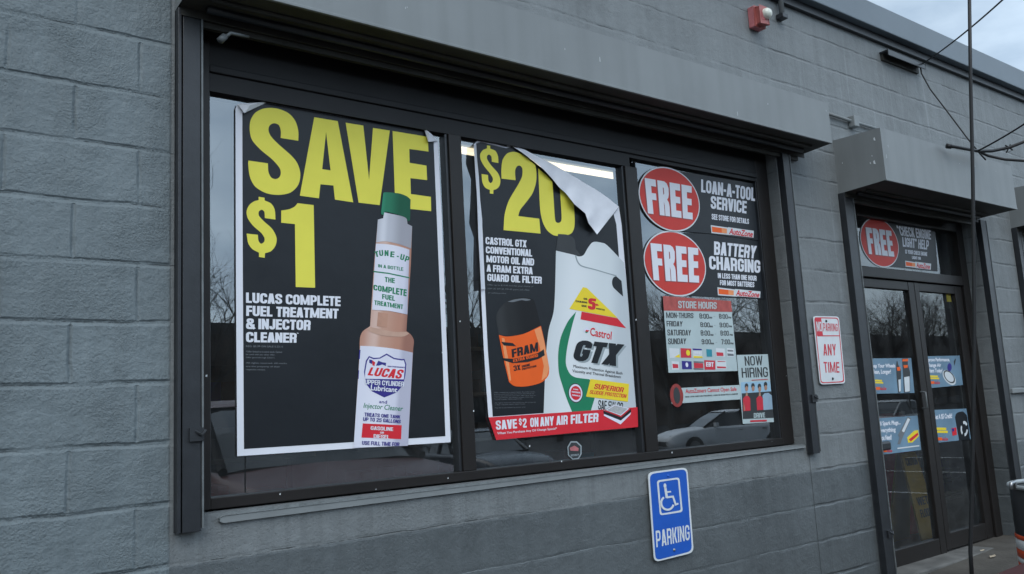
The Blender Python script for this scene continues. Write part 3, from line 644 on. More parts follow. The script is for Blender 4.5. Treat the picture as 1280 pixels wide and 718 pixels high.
for i, (chh, x, yy, rr) in enumerate(zip('TUNE-UP', (222, 262, 310, 362, 412, 452, 495), (595, 585, 586, 597, 612, 622, 640), (-14, -5, 0, 5, 9, 12, 18))):
    hw = 18 if chh != '-' else 9; c_, s_ = math.cos(R(rr)), math.sin(R(rr)); hh = 26
    caps(tx, chh, *Zs5(*[(x+dx*c_-dy*s_, yy+dx*s_+dy*c_) for dx, dy in ((-hw, -hh), (hw, -hh), (hw, hh), (-hw, hh))]), layer(5), t=.19)
for s_, q, bo in (('IN A BOTTLE', ((225, 2), (413, 27), (413, 54), (225, 26)), .16), ('THE', ((275, 97), (350, 108), (350, 146), (275, 135)), .19), ('COMPLETE', ((190, 155), (440, 192), (437, 243), (190, 196)), .2), ('FUEL', ((255, 225), (352, 240), (350, 278), (255, 262)), .19), ('TREATMENT', ((197, 272), (413, 305), (411, 340), (197, 306)), .18)):
    caps(tx, s_, *Zs6(*q), layer(5), t=bo)
art(G(), Zs6((190, 53), (300, 66), (460, 100), (459, 109), (300, 76), (190, 62)), layer(5)).build('green_rule', M_GREEN, bottle)
tx.build('green_lettering', M_GREEN, bottle); tx = G()
font(tx, 'Injector Cleaner', *Zs7((126, 378), (380, 400), (376, 442), (124, 420)), layer(5), .012, .2)
tx.build('green_lettering', M_GREEN, bottle)
shd = Zs7((140, 108), (160, 78), (190, 90), (228, 88), (273, 62), (322, 90), (372, 98), (387, 96), (400, 130), (393, 205), (378, 265), (338, 312), (258, 344), (180, 305), (140, 256), (128, 180))
shi = Zs7((148, 112), (163, 88), (190, 99), (232, 95), (273, 72), (318, 98), (370, 107), (383, 106), (392, 132), (383, 228), (134, 224), (136, 180))
bt = G(); art(bt, shd, layer(5.2)); bt.build('shield', M_BLUE, bottle)
bt = G(); art(bt, shi, layer(5.8)); bt.build('shield_field', M_LABEL, bottle)
tx = G(); caps(tx, 'LUCAS', *Zs7((165, 150), (388, 166), (372, 226), (150, 201)), layer(6.4), t=.19, slant=.1)
tx.build('red_lettering', M_RED, bottle); tx = G()
art(tx, Zs7((120, 510), (370, 522), (366, 611), (112, 601)), layer(5.2)); tx.build('red_panel', M_RED, bottle); art(G(), Zs7((180, 105), (200, 118), (196, 142), (182, 138)), layer(6.4)).build('flag_print', M_RED, bottle)
tx = G()
for s_, q in (('UPPER CYLINDER', ((133, 228), (386, 243), (383, 274), (134, 259))), ('GASOLINE', ((172, 527), (315, 536), (315, 559), (170, 551))), ('OR', ((232, 563), (256, 564), (256, 576), (232, 575))), ('DIESEL', ((190, 579), (292, 586), (290, 611), (190, 605)))):
    caps(tx, s_, *Zs7(*q), layer(6.4), t=.165)
font(tx, 'Lubricant', *Zs7((174, 264), (343, 280), (338, 311), (172, 297)), layer(6.4), .03)
tx.build('white_lettering', M_TXT, bottle)
tx = G(); font(tx, 'and', *Zs7((226, 360), (276, 364), (275, 384), (225, 380)), layer(5), .02)
for s_, q in (('TREATS ONE TANK', ((132, 440), (362, 458), (360, 479), (131, 465))), ('UP TO 25 GALLONS', ((123, 470), (365, 487), (362, 509), (122, 494))), ('USE FULL TIME FOR', ((116, 622), (356, 632), (354, 657), (115, 646))), ('HIGH PERFORMANCE', ((280, 140), (390, 148), (390, 156), (280, 149)))):
    caps(tx, s_, *Zs7(*q), layer(6.4), t=.17)
art(tx, Zs7((162, 100), (182, 104), (180, 130), (162, 122)), layer(6.4)); art(tx, Zs7((205, 140), (220, 108), (245, 118), (270, 122), (268, 142), (245, 132), (225, 140)), layer(6.4)); tx.build('blue_lettering', M_BLUE, bottle); tx = G(); art(tx, Zs7((98, 38), (106, 40), (102, 98), (94, 98)), layer(5)); tx.build('side_print', M_BLUE, bottle); tx = G(); art(tx, Zs7((92, 170), (97, 170), (94, 225), (90, 225)), layer(5))
tx.build('side_print', M_BLUE, bottle)

# second poster
Zt8 = Zm(585, 165, 5.128); Zt6 = Zm(590, 285, 7.98); Zf = Zm(600, 360, 5.52); Zj = Zm(670, 280, 5.986); Zg = Zm(690, 350, 5.983); Zh = Zm(690, 440, 5.983); Zr = Zm(600, 480, 7.18); Zc = Zm(640, 170, 5.127)
p2 = thing('sale_poster', 'black poster reading $20 with its top right corner folded down, oil jug and filter pictured', 'poster', at(700, 540, YP))
foldl = [(633, 184), (640, 183.5), (651.7, 190.5), (667.3, 202.2), (679, 212), (690.7, 224.6), (698.5, 234.4), (707.3, 242.2), (718, 255.8), (731.7, 267.5), (735.6, 279.2), (746.3, 293.3)]
art(G(), [(592, 181), (598, 174.5)] + foldl + [(768.8, 265.8), (773.6, 259), (777, 281), (785.5, 382), (792.7, 480), (797, 534), (710, 542), (620.3, 550.3), (610.7, 522), (607.5, 480), (605, 440), (601, 360), (597.7, 292), (595, 215)], YP).build('backing_sheet', M_WHITE, p2)
art(G(), [(595, 179.5), (601, 177.8)] + [(633, 185.5)] + foldl[1:] + [(767, 268), (770.5, 281), (778, 375), (790, 500), (700, 515), (616, 521), (613, 480), (610, 440), (606, 360), (603.5, 292), (599.6, 243), (596.8, 205)], layer(1)).build('black_panel', M_BLACK, p2)
pr = G()
art(pr, Zt8((142, 90, 'c'), (143, 108, 'c'), (175, 122), (192, 155), (195, 200, 'c'), (153, 192, 'c'), (150, 160), (136, 146), (122, 156), (125, 180), (150, 217), (190, 262), (207, 305), (203, 343), (185, 365), (163, 373, 'c'), (162, 398, 'c'), (140, 395, 'c'), (140, 373, 'c'), (110, 357), (92, 322), (87, 270, 'c'), (128, 277, 'c'), (131, 312), (145, 329), (158, 315), (158, 295), (140, 265), (105, 222), (82, 180), (78, 145), (95, 118), (122, 106, 'c'), (122, 87, 'c')), layer(2), curved=True)
art(pr, Zt8((215, 300, 'c'), (305, 310, 'c'), (302, 250), (315, 221), (335, 218), (349, 240), (345, 290), (315, 350), (262, 440), (235, 530), (228, 630, 'c'), (465, 652, 'c'), (457, 557, 'c'), (322, 540, 'c'), (335, 500), (370, 455), (413, 395), (435, 330), (439, 270), (432, 212, 'c'), (385, 172, 'c'), (335, 140), (290, 128), (250, 140), (222, 180), (214, 240)), layer(2), curved=True)
art(pr, Zt8((450, 235, 'c'), (455, 350), (463, 500), (480, 580), (508, 632), (545, 661), (575, 668, 'c'), (582, 656, 'c'), (620, 663), (660, 653), (680, 618), (684, 560), (678, 465, 'c'), (640, 410, 'c'), (588, 362, 'c'), (595, 450), (600, 555), (590, 580), (570, 582), (558, 560), (550, 450), (541, 318, 'c'), (500, 275, 'c')), layer(2), curved=True)
pr.build('price', M_YEL, p2)
tx = G()
for s_, q in (('CASTROL GTX', ((135, 90), (545, 125), (543, 196), (135, 163))), ('CONVENTIONAL', ((138, 184), (600, 217), (600, 288), (138, 253))), ('MOTOR OIL AND', ((143, 274), (620, 306), (618, 378), (143, 343))), ('A FRAM EXTRA', ((147, 366), (605, 394), (605, 465), (147, 437))), ('GUARD OIL FILTER', ((153, 458), (697, 488), (695, 558), (153, 530)))):
    caps(tx, s_, *Zt6(*q), layer(2), t=.195, gap=.035)
tx.build('caption', M_TXT, p2)
tx = G()
for s_, q in (('Offer up to $20.00 includes your choice of', ((155, 560), (610, 578), (610, 597), (155, 579))), ('10W-30, 5W-20, 5W-30 quarts and a filter', ((157, 598), (575, 612), (575, 632), (157, 618))), ('per qualifying purchase', ((160, 640), (340, 648), (340, 664), (160, 657)))):
    font(tx, s_, *Zt6(*q), layer(2))
rows = ['Offer limited to in-stock items. Excludes taxes,', 'environmental and shop fees where allowed by law.', 'Cannot be used with any other offer. Not valid on', 'prior purchases. No dealers, please. Price may', 'vary by location. While supplies last.', 'All rights reserved. All marks are the property', 'of their respective owners. Good through', 'May 23 at participating stores only.']
for i, s_ in enumerate(rows):
    yy = 72+i*16+(14 if i > 4 else 0)+(12 if i > 6 else 0); x1 = (495, 490, 498, 480, 380, 500, 405, 410)[i]
    font(tx, s_, *Zr((125+i*1.3, yy+2), (x1, yy-6), (x1, yy+5), (125+i*1.3, yy+13)), layer(2))
tx.build('fine_print', M_GREYTXT, p2)
fp = G(); art(fp, Zf((165, 108, 'c'), (220, 74), (300, 65), (362, 78), (383, 115), (420, 262, 'c'), (340, 305), (230, 330), (130, 325, 'c'), (112, 190)), layer(2), curved=True)
fil = fp.build('oil_filter_picture', printed_round('printed_filter_top', [(0, (.008, .009, .010)), (.35, (.030, .032, .034)), (.6, (.016, .017, .018)), (1, (.006, .006, .007))], (621, 400), (672, 396), (618, 375)), p2)
fp = G(); art(fp, Zf((190, 96, 'c'), (240, 80), (300, 73), (350, 82), (320, 90), (285, 85), (230, 98)), layer(2.6), curved=True); fp.build('highlight', M_GREYTXT, fil)
fp = G(); art(fp, Zf((130, 325, 'c'), (190, 336), (300, 318), (420, 262, 'c'), (445, 370), (478, 555, 'c'), (470, 608), (420, 655), (320, 680), (240, 678), (200, 650, 'c'), (160, 480)), layer(2.8), curved=True); fp.build('orange_body', M_ORANGE, fil)
fp = G(); art(fp, Zf((375, 290), (418, 268), (445, 375), (476, 555), (462, 610), (425, 640), (440, 540), (410, 400)), layer(3.4)); fp.build('sheen', M_ORANGE2, fil); fp = G(); art(fp, Zf((150, 345), (168, 348), (200, 520), (215, 640), (203, 640), (170, 480)), layer(3.4)); fp.build('sheen', M_ORANGE2, fil)
fp = G(); art(fp, Zf((146, 372), (225, 381), (250, 403), (165, 398)), layer(4)); fp.build('black_stripe', M_BLACK, fil)
fp = G(); art(fp, Zf((157, 485), (230, 490), (330, 470), (400, 450), (440, 424), (447, 465), (405, 490), (330, 512), (230, 520), (166, 502)), layer(4)); fp.build('black_stripe', M_BLACK, fil); fp = G()
caps(fp, 'FRAM', *Zf((217, 425), (400, 374), (402, 438), (222, 482)), layer(4), t=.2); caps(fp, '3X', *Zf((230, 538), (276, 530), (280, 566), (234, 574)), layer(4), t=.18)
caps(fp, 'ENGINE', *Zf((288, 536), (345, 522), (346, 538), (290, 551)), layer(4), t=.2); caps(fp, 'PROTECTION', *Zf((290, 556), (388, 532), (389, 545), (292, 569)), layer(4), t=.2); fp.build('black_lettering', M_BLACK, fil)
fp = G(); caps(fp, 'EXTRA GUARD', *Zf((228, 495), (398, 455), (402, 475), (230, 514)), layer(4.6), t=.18); fp.build('orange_lettering', M_ORANGE, fil)
jp = G(); art(jp, [(695, 313.5, 'c'), (717.6, 318.8, 'c'), (724, 320.8), (729.5, 319), (734, 311.5), (739.3, 304.2), (744, 302.5), (752, 303.7), (759, 307), (780, 328.5, 'c'), (783.5, 360, 'c'), (785.3, 382, 'c'), (792.7, 480, 'c'), (795, 512, 'c'), (679.5, 519, 'c'), (680.6, 487, 'c'), (682.8, 440), (686, 412), (692, 390), (693.8, 362)], layer(2.5), curved=True)
jug = jp.build('oil_jug_picture', printed_round('printed_jug', [(0, (.42, .47, .49)), (.10, (.60, .65, .67)), (.4, (.70, .74, .76)), (.8, (.62, .67, .69)), (1, (.50, .55, .58))], (684, 440), (790, 430), (692, 320)), p2)
jp = G(); art(jp, Zj((165, 76, 'c'), (225, 80), (272, 95, 'c'), (292, 130), (300, 232, 'c'), (225, 218), (148, 200, 'c')), layer(3), curved=True); art(jp, Zj((290, 228), (340, 243), (300, 190)), layer(2.3)); jp.build('cap', M_DARKGREY, jug)
jp = G(); art(jp, Zj((600, 392, 'c'), (640, 428, 'c'), (652, 545, 'c'), (608, 505), (577, 472), (569, 432), (580, 402)), layer(3.2), curved=True); jp.build('handle_gap', M_BLACK, jug)
jp = G(); art(jp, Zj((290, 233, 'c'), (300, 233, 'c'), (315, 280), (345, 312), (440, 338), (520, 362), (602, 385, 'c'), (600, 394, 'c'), (520, 370), (438, 346), (340, 320), (306, 284)), layer(3.2), curved=True); jp.build('crease', M_JUGLINE, jug)
jp = G(); art(jp, [(720.1, 389.8, 'c'), (710, 402), (701, 422), (697.7, 444), (698.6, 466), (703, 482), (708.4, 498.5), (715.5, 516, 'c'), (738.2, 515, 'c'), (743.2, 498.5, 'c'), (740, 480, 'c'), (736.8, 474.3, 'c'), (719, 471.8), (711.5, 466), (707.3, 453.7), (709.2, 433.6), (714.5, 410)], layer(3.2), curved=True); jp.build('green_swoosh', M_GREEN, jug)
jp = G(); art(jp, Zg((232, 54), (262, 62), (492, 286), (130, 217)), layer(3.8)); jp.build('yellow_triangle', M_YELB, jug); jp = G(); art(jp, Zh((288, 203), (576, 240), (568, 374), (255, 335)), layer(4.4)); jp.build('yellow_label', M_YELB, jug)
jp = G(); art(jp, Zg((222, 238), (490, 288), (555, 362), (213, 296)), layer(3.4)); jp.build('red_flash', M_RED, jug); jp = G(); caps(jp, '5', *Zg((274, 134), (330, 142), (324, 228), (266, 218)), layer(4.4), t=.24); caps(jp, '+', *Zg((320, 162), (354, 170), (350, 212), (318, 204)), layer(4.4), t=.14); jp.build('red_numeral', M_RED, jug); jp = G()
font(jp, 'Castrol', *Zg((288, 356), (447, 388), (443, 446), (286, 415)), layer(3.8), .02); jp.build('red_lettering', M_RED, jug); jp = G(); caps(jp, 'SUPERIOR', *Zh((318, 236), (542, 268), (535, 305), (312, 276)), layer(5), t=.17, slant=.12); caps(jp, 'SLUDGE PROTECTION', *Zh((284, 285), (560, 318), (556, 346), (279, 312)), layer(5), t=.15, slant=.12)
jp.build('red_lettering', M_RED, jug); jp = G()
c_ = Zh((178, 308))[0]; c3 = at(*c_, layer(4.4)); rz = (at(c_[0], c_[1]-60/5.983).z-c3.z); jp.fan(ellipse(c3.x, c3.z, rz*.95, rz*.95, layer(4.4))); jp.build('seal_disc', M_RED, jug)
jp = G(); jp.fan(ellipse(c3.x, c3.z, rz*1.2, rz*1.2, layer(3.9)))
jp2 = G(); jp2.fan(ellipse(c3.x, c3.z, rz*1.33, rz*1.33, layer(3.6))); jp2.build('seal_rim', M_DARKGREY, jug)
caps(jp, 'FIVE', *Zh((160, 275), (196, 279), (196, 288), (160, 284)), layer(5), t=.2); caps(jp, 'SUPERIOR', *Zh((147, 293), (212, 301), (212, 312), (147, 304)), layer(5), t=.2); caps(jp, 'FORMULA', *Zh((150, 318), (208, 325), (207, 335), (149, 328)), layer(5), t=.2); jp.build('seal', M_LABEL, jug)
jp = G(); caps(jp, 'GTX', *Zg((175, 457), (555, 494), (520, 662), (165, 612)), layer(3.5), t=.22, slant=.14, gap=.03); jp.build('letter_shadow', M_JUGLINE, jug)
jp = G(); caps(jp, 'GTX', *Zg((160, 445), (540, 484), (505, 650), (150, 600)), layer(4.2), t=.22, slant=.14, gap=.03); jp.build('large_lettering', M_BLACK, jug); jp = G()
font(jp, 'Maximum Protection Against Both', *Zg((162, 634), (528, 690), (526, 716), (160, 662)), layer(3.8), .01); font(jp, 'Viscosity and Thermal Breakdown', *Zh((153, 130), (515, 178), (513, 204), (152, 158)), layer(3.8), .01); jp.build('small_lettering', M_BLACK, jug); jp = G()
caps(jp, 'SAE 5W-20', *Zh((347, 360), (532, 380), (528, 452), (345, 430)), layer(3.8), t=.14); jp.build('grade_lettering', M_BLACK, jug); jp = G(); caps(jp, 'OIL', *Zg((236, 134), (268, 138), (268, 152), (236, 148)), layer(4.4), t=.2); caps(jp, 'CHANGE', *Zg((176, 152), (264, 164), (264, 178), (176, 166)), layer(4.4), t=.2); caps(jp, 'DUE', *Zg((222, 186), (260, 191), (260, 206), (222, 201)), layer(4.4), t=.2); caps(jp, 'MONTHS', *Zg((330, 208), (395, 220), (394, 232), (330, 220)), layer(4.4), t=.18)
jp.build('black_lettering', M_BLACK, jug)
jp = G(); c_ = Zg((257, 381))[0]; c4 = at(*c_, layer(3.8)); rg = (at(c_[0], c_[1]-33/5.983).z-c4.z); jp.fan(ellipse(c4.x, c4.z, rg, rg, layer(3.8))); jp.build('emblem', M_GREEN, jug)
jp = G(); art(jp, Zg((236, 372), (262, 352), (280, 375), (240, 392)), layer(4.4)); jp.build('emblem_patch', M_LABEL, jug)
jp = G(); art(jp, Zg((254, 374), (280, 378), (270, 388), (250, 386)), layer(5)); jp.build('emblem_bar', M_RED, jug)
bp_ = G(); art(bp_, [(610.7, 522), (700, 516), (797, 509.2), (797.6, 534), (710, 542), (620.3, 550.3)], layer(5.2)); band = bp_.build('red_banner', M_RED, p2)
tx = G()
fB = lambda u: (619.3+u*(748.3-619.3), 526+u*(516.3-526)); fb = lambda u: (620.2+u*(747.8-620.2), 537.6+u*(527.6-537.6))
for s_, u0, u1, up in (('SAVE', 0, .205, 0), ('$', .225, .253, 1), ('2', .262, .300, 0), ('ON', .335, .415, 0), ('ANY', .432, .565, 0), ('AIR', .59, .70, 0), ('FILTER', .73, 1, 0)):
    a, b, c, d = fB(u0), fB(u1), fb(u1), fb(u0)
    if up: c = (c[0], c[1]-4); d = (d[0], d[1]-4)
    caps(tx, s_, a, b, c, d, layer(6), t=.19)
font(tx, 'When You Purchase Any Oil Change Special*', (621.6, 540.4), (696, 534.3), (696.3, 537.8), (621.9, 544.2), layer(6), .018); tx.build('banner_lettering', M_TXT, band)
fp = G(); art(fp, Zh((383, 440), (518, 490), (592, 425), (590, 452), (515, 514), (388, 464)), layer(6.6)); af = fp.build('air_filter_picture', M_BLACK, p2)
fp = G(); art(fp, Zh((388, 464), (515, 514), (590, 452), (586, 470), (513, 543), (388, 478)), layer(6.6)); art(fp, Zh((402, 436), (470, 395), (578, 424), (515, 478)), layer(7.8)); fp.build('filter_rim', M_LABEL, af)
fp = G(); art(fp, Zh((412, 436), (471, 401), (566, 425), (514, 470)), layer(8.4)); art(fp, Zh((383, 440), (465, 388), (470, 395), (402, 436)), layer(7.2)); fp.build('filter_mesh', mat('filter_paper', (.40, .41, .42), .7, .2, .15, 120), af)
# the folded corner: white back of the paper hanging over the front, with ripples
low = [(633, 183.2), (640, 183), (651.7, 190.2), (667.3, 201.8), (679, 211.5), (690.7, 224), (698.5, 234), (707.3, 241.8), (718, 255.4), (731.7, 267), (735.6, 279), (746.3, 293.3)]
upp = [(634, 181.8), (641, 182), (656, 187.2), (674, 197), (686.8, 203.2), (699, 210), (712, 217.5), (722, 223.5), (734, 231), (745.3, 237.3), (760, 247.5), (773.6, 258.7)]
fl = G(); nC = 12; ring = []
for i in range(len(low)-1):
    for sub in range(3):
        t = sub/3; ring.append((tuple(low[i][e]+(low[i+1][e]-low[i][e])*t for e in (0, 1)), tuple(upp[i][e]+(upp[i+1][e]-upp[i][e])*t for e in (0, 1))))
ring.append((low[-1], upp[-1]))
for i, (a, b) in enumerate(ring):
    s_ = i/(len(ring)-1)
    for j in range(nC):
        v_ = j/(nC-1); q = (a[0]+(b[0]-a[0])*v_, a[1]+(b[1]-a[1])*v_)
        w_ = 1-v_; lift = .007+.030*w_*s_*(1-.4*max(0, s_-.8)/.2)+.011*math.sin(i*1.15+v_*1.2)*min(1, s_*1.5)*w_*(1-.5*s_)+.0035*math.sin(i*2.7-v_*5)*s_+(.010*abs(math.sin(i*.55+1))*w_*s_)
        fl.v.append(at(q[0], q[1], YP-lift))
for i in range(len(ring)-1):
    for j in range(nC-1): a = i*nC+j; fl.f.append((a, a+1, a+nC+1, a+nC))
fl.build('folded_corner', M_PAPER, p2, smooth=True)
ed = G()
el = [(592, 181), (593.2, 200), (594.5, 222), (596.5, 250), (597.4, 275), (598, 295), (600.2, 330), (601.5, 362)]; er = [(595.3, 180), (596.4, 200), (598.6, 222), (600.2, 250), (602.8, 275), (603, 295), (605, 330), (606.4, 362)]
for i, (a, b) in enumerate(zip(el, er)):
    k = .012+.010*math.sin(i*2.1)*(1 if i < 7 else .2); ed.v += [at(*a, YP-k-.006), at((a[0]+b[0])/2, (a[1]+b[1])/2, YP-k*.8), at(*b, YP-.0015)]
for i in range(len(el)-1):
    for j in (0, 1): a = i*3+j; ed.f.append((a, a+1, a+4, a+3))
ed.build('curled_edge', M_WHITE, p2, smooth=True)

# small octagonal decal
dc = thing('window_decal', 'small eight-sided security decal near the bottom of the middle pane', 'decal', at(717, 573, YP))
Zo = Zm(700, 545, 20.5); oc = Zo((275, 140), (432, 140), (555, 258), (553, 472), (482, 592), (328, 615), (205, 502), (188, 288))
art(G(), oc, YP+.004).build('decal_rim', M_JUGLINE, dc)
cx_, cy_ = 717.9, 563.3; art(G(), [(cx_+(a-cx_)*.84, cy_+(b-cy_)*.86) for a, b in oc], YP+.003).build('decal_face', M_DARKGREY, dc)
art(G(), Zo((250, 310), (370, 250), (480, 320), (470, 390), (270, 380)), YP+.002).build('decal_emblem', M_PINK, dc)
g = G(); caps(g, 'SECURITY', *Zo((270, 480), (490, 460), (480, 510), (280, 530)), YP+.002); g.build('decal_lettering', M_JUGLINE, dc)

# FREE decals on the right pane and over the door
FREEP = {'F': [[(0, 0), (0, 1), (.98, 1), (.98, .80), (.52, .80), (.52, .60), (.92, .60), (.92, .41), (.52, .41), (.52, 0)]],
         'R': [[(0, 0), (0, 1), (.62, 1), (.86, .95), (1, .83), (1, .64), (.92, .53), (.80, .48), (.95, .40), (1, .28), (1, 0), (.53, 0), (.53, .30), (.47, .40), (.47, 0)], None],
         'E': [[(0, 0), (0, 1), (.98, 1), (.98, .80), (.50, .80), (.50, .61), (.94, .61), (.94, .42), (.50, .42), (.50, .20), (1, .20), (1, 0)]]}
def free(g, TL, TR, BR, BL, y):
    f = quadmap(TL, TR, BR, BL, y)
    for i, chh in enumerate('FREE'):
        u0 = i*.2575; s = .2275; loops = [[f(u0+x*s, z) for x, z in FREEP[chh][0]]]
        if chh == 'R': loops.append([f(u0+x*s, z) for x, z in ((.47, .60), (.47, .82), (.55, .80), (.56, .64))])
        g.sheet(loops)
    return g
def free_sign(label, cpx, rxp, rpx, panel, fq, lines, logo, ylay, clipx=None):
    t = thing('window_sign', label, 'sign', at(*panel[-1], ylay), group='black signs with red FREE discs')
    art(G(), panel, ylay).build('black_panel', M_BLACK, t)
    c = at(*cpx, ylay); rz = at(cpx[0], cpx[1]-rpx, ylay).z-c.z; rx = (at(cpx[0]+rxp, cpx[1], ylay).x-at(cpx[0]-rxp, cpx[1], ylay).x)/2
    G().fan(ellipse(c.x, c.z, rx, rz, ylay-.0007)).build('disc_rim', M_SIGNWHITE, t)
    dsc = G().fan(ellipse(c.x, c.z, rx-.008, rz-.008, ylay-.0014)).build('red_disc', M_DECALRED, t)
    sh_ = [(a-1.2, b+1.0) for a, b in fq]
    free(G(), *sh_, ylay-.002).build('letter_shadow', M_ALARM, dsc)
    free(G(), *fq, ylay-.0027).build('lettering', M_TXT, dsc)
    tx = G()
    for s_, q, tt in lines: caps(tx, s_, *q, ylay-.0007, t=tt, gap=.05)
    tx.build('caption', M_TXT, t)
    (a, b, c_, d), lq = logo
    lg = G(); art(lg, [a, b, c_, d], ylay-.0007)
    ex = 1.2; art(lg, [(lq[0][0]-ex, lq[0][1]-ex*.8), (lq[1][0]+ex, lq[1][1]-ex*.8), (lq[2][0]+ex, lq[2][1]+ex*.6), (lq[3][0]-ex, lq[3][1]+ex*.6)], ylay-.0008); lgo = lg.build('shop_logo', M_SIGNWHITE, t)
    ins = lambda u, v: (a[0]*(1-u)*(1-v)+b[0]*u*(1-v)+c_[0]*u*v+d[0]*(1-u)*v, a[1]*(1-u)*(1-v)+b[1]*u*(1-v)+c_[1]*u*v+d[1]*(1-u)*v)
    lg = G(); art(lg, [ins(.05, .17), ins(.55, .17), ins(.55, .83), ins(.05, .83)], ylay-.0015); lg.build('orange_bar', M_ORANGE, lgo)
    lg = G(); art(lg, [ins(.55, .17), ins(.82, .17), ins(.82, .83), ins(.55, .83)], ylay-.0015); lg.build('pale_orange_bar', M_ORANGE2, lgo)
    lg = G(); font(lg, 'AutoZone', *lq, ylay-.0016, .03, .3); lg.build('logo_lettering', M_RED, lgo)
    return t
Za = Zm(790, 200, 3.99); Zb = Zm(865, 210, 7.18); Zd = Zm(870, 290, 7.18); Ze = Zm(1070, 265, 7.98)
free_sign('black sign with a red FREE disc offering the loan-a-tool service, top of the right pane', (837.6, 249.2), 37.5, 39.3,
    [(846, 213.5), (949, 231), (953.5, 301.5), (885, 292), (838, 288)], Za((63, 90), (298, 132), (303, 298), (80, 267)),
    [('LOAN-A-TOOL', Zb((82, 103), (568, 181), (566, 300), (82, 218)), .19), ('SERVICE', Zb((168, 250), (492, 300), (488, 411), (168, 365)), .19), ('SEE STORE FOR DETAILS', Zb((176, 412), (511, 459), (511, 505), (177, 462)), .19)],
    (Zb((168, 514), (345, 540), (345, 604), (175, 586)), Zb((332, 540), (546, 572), (544, 622), (334, 594))), YP)
free_sign('black sign with a red FREE disc offering battery charging, above the store hours sheet', (844.6, 329.6), 38.5, 40.2,
    [(855, 291), (885, 292.6), (953.5, 302.2), (958, 374), (880, 371), (845, 369)], Za((92, 415), (331, 441), (335, 613), (108, 600)),
    [('BATTERY', Zd((162, 85), (546, 128), (531, 241), (162, 206)), .19), ('CHARGING', Zd((115, 215), (576, 256), (577, 371), (120, 335)), .19), ('IN LESS THAN ONE HOUR', Zd((195, 369), (543, 395), (543, 441), (197, 415)), .19), ('FOR MOST BATTERIES', Zd((214, 433), (523, 451), (523, 498), (215, 478)), .19)],
    (Zd((192, 498), (370, 520), (370, 582), (197, 570)), Zd((358, 520), (570, 542), (567, 588), (360, 572))), YP+.0035)
free_sign('black sign with a red FREE disc about check engine light help, over the doors', Ze((238, 306))[0], 23.4, 30.2,
    Ze((250, 75), (790, 200), (815, 595), (330, 545), (240, 500)), Ze((95, 153), (352, 190), (383, 448), (130, 420)),
    [('"CHECK ENGINE', Ze((400, 135), (745, 185), (748, 278), (428, 235)), .19), ('LIGHT" HELP', Ze((460, 252), (728, 285), (725, 380), (468, 347)), .19), ('IS YOUR CHECK ENGINE', Ze((490, 375), (710, 403), (710, 442), (492, 416)), .19), ('LIGHT ON?', Ze((558, 440), (658, 452), (660, 480), (560, 470)), .19)],
    (Ze((490, 487), (610, 505), (615, 560), (495, 547)), Ze((600, 505), (740, 525), (736, 572), (604, 555))), YD+.006)

# sheets in the right pane
YI = YP+.004
Zk = Zm(820, 360, 6.527); Zl = Zm(820, 430, 5.13); Zn = Zm(915, 435, 7.55)
hr = thing('hours_sign', 'pale store hours sheet with red heading and card logos, in the right pane', 'sign', at(880, 465, YI))
art(G(), Zk((55, 66), (610, 108), (666, 678), (102, 693)), YI).build('sheet', M_HOURS, hr)
g = G(); art(g, Zk((56, 66), (611, 108), (622, 197), (64, 186)), YI-.0007); g.build('red_heading', mat('faded_heading', (.40, .085, .075), .5, .3, .2, 30), hr)
g = G(); caps(g, 'STORE HOURS', *Zk((180, 106), (495, 118), (495, 173), (182, 165)), YI-.0014, t=.16); g.build('heading_lettering', M_HOURS, hr)
g = G()
for s_, q in (('MON-THURS', ((82, 200), (305, 206), (305, 248), (85, 247))), ('8:00', ((352, 208), (430, 213), (432, 254), (356, 250))), ('-', ((468, 228), (484, 229), (484, 238), (468, 237))), ('8:00', ((512, 212), (584, 216), (586, 255), (516, 252))),
              ('FRIDAY', ((85, 270), (217, 273), (215, 316), (88, 314))), ('8:00', ((360, 280), (437, 283), (439, 323), (363, 320))), ('-', ((472, 302), (487, 303), (487, 311), (472, 310))), ('9:00', ((517, 283), (590, 286), (592, 325), (520, 322))),
              ('SATURDAY', ((92, 340), (286, 344), (284, 389), (94, 389))), ('8:00', ((363, 346), (440, 349), (442, 392), (366, 390))), ('-', ((478, 371), (493, 372), (493, 381), (478, 380))), ('8:00', ((524, 348), (593, 350), (595, 392), (527, 390))),
              ('SUNDAY', ((97, 413), (247, 412), (244, 458), (100, 461))), ('9:00', ((371, 419), (447, 420), (449, 461), (374, 461))), ('-', ((485, 441), (499, 441), (499, 450), (485, 450))), ('7:00', ((531, 420), (603, 421), (605, 462), (533, 462)))):
    caps(g, s_, *Zk(*q), YI-.0007, t=.15, gap=.06)
for i, yy in enumerate((235, 307, 376, 446)):
    for x, s_ in ((434+i*5, 'AM'), (590+i*6, 'PM')): caps(g, s_, *Zk((x, yy), (x+24, yy+1), (x+24, yy+16), (x, yy+15)), YI-.0007, t=.2)
g.build('hours_lettering', M_DARKGREY, hr)
def rects(Z, rs, y):
    g = G()
    for q in rs: art(g, Z(*[(x, yy) for x, yy in ((q[0], q[1]), (q[2], q[1]+4), (q[2]+3, q[3]), (q[0]+4, q[3]))]), y)
    return g
rects(Zk, [(108, 492, 190, 572), (298, 492, 374, 572), (488, 492, 560, 562), (578, 492, 634, 562), (126, 598, 186, 668), (488, 590, 572, 664)], YI-.0005).build('card_logo_ground', M_SIGNWHITE, hr)
rects(Zk, [(298, 494, 372, 510), (210, 596, 290, 664)], YI-.001).build('blue_card_logo', M_BLUE, hr)
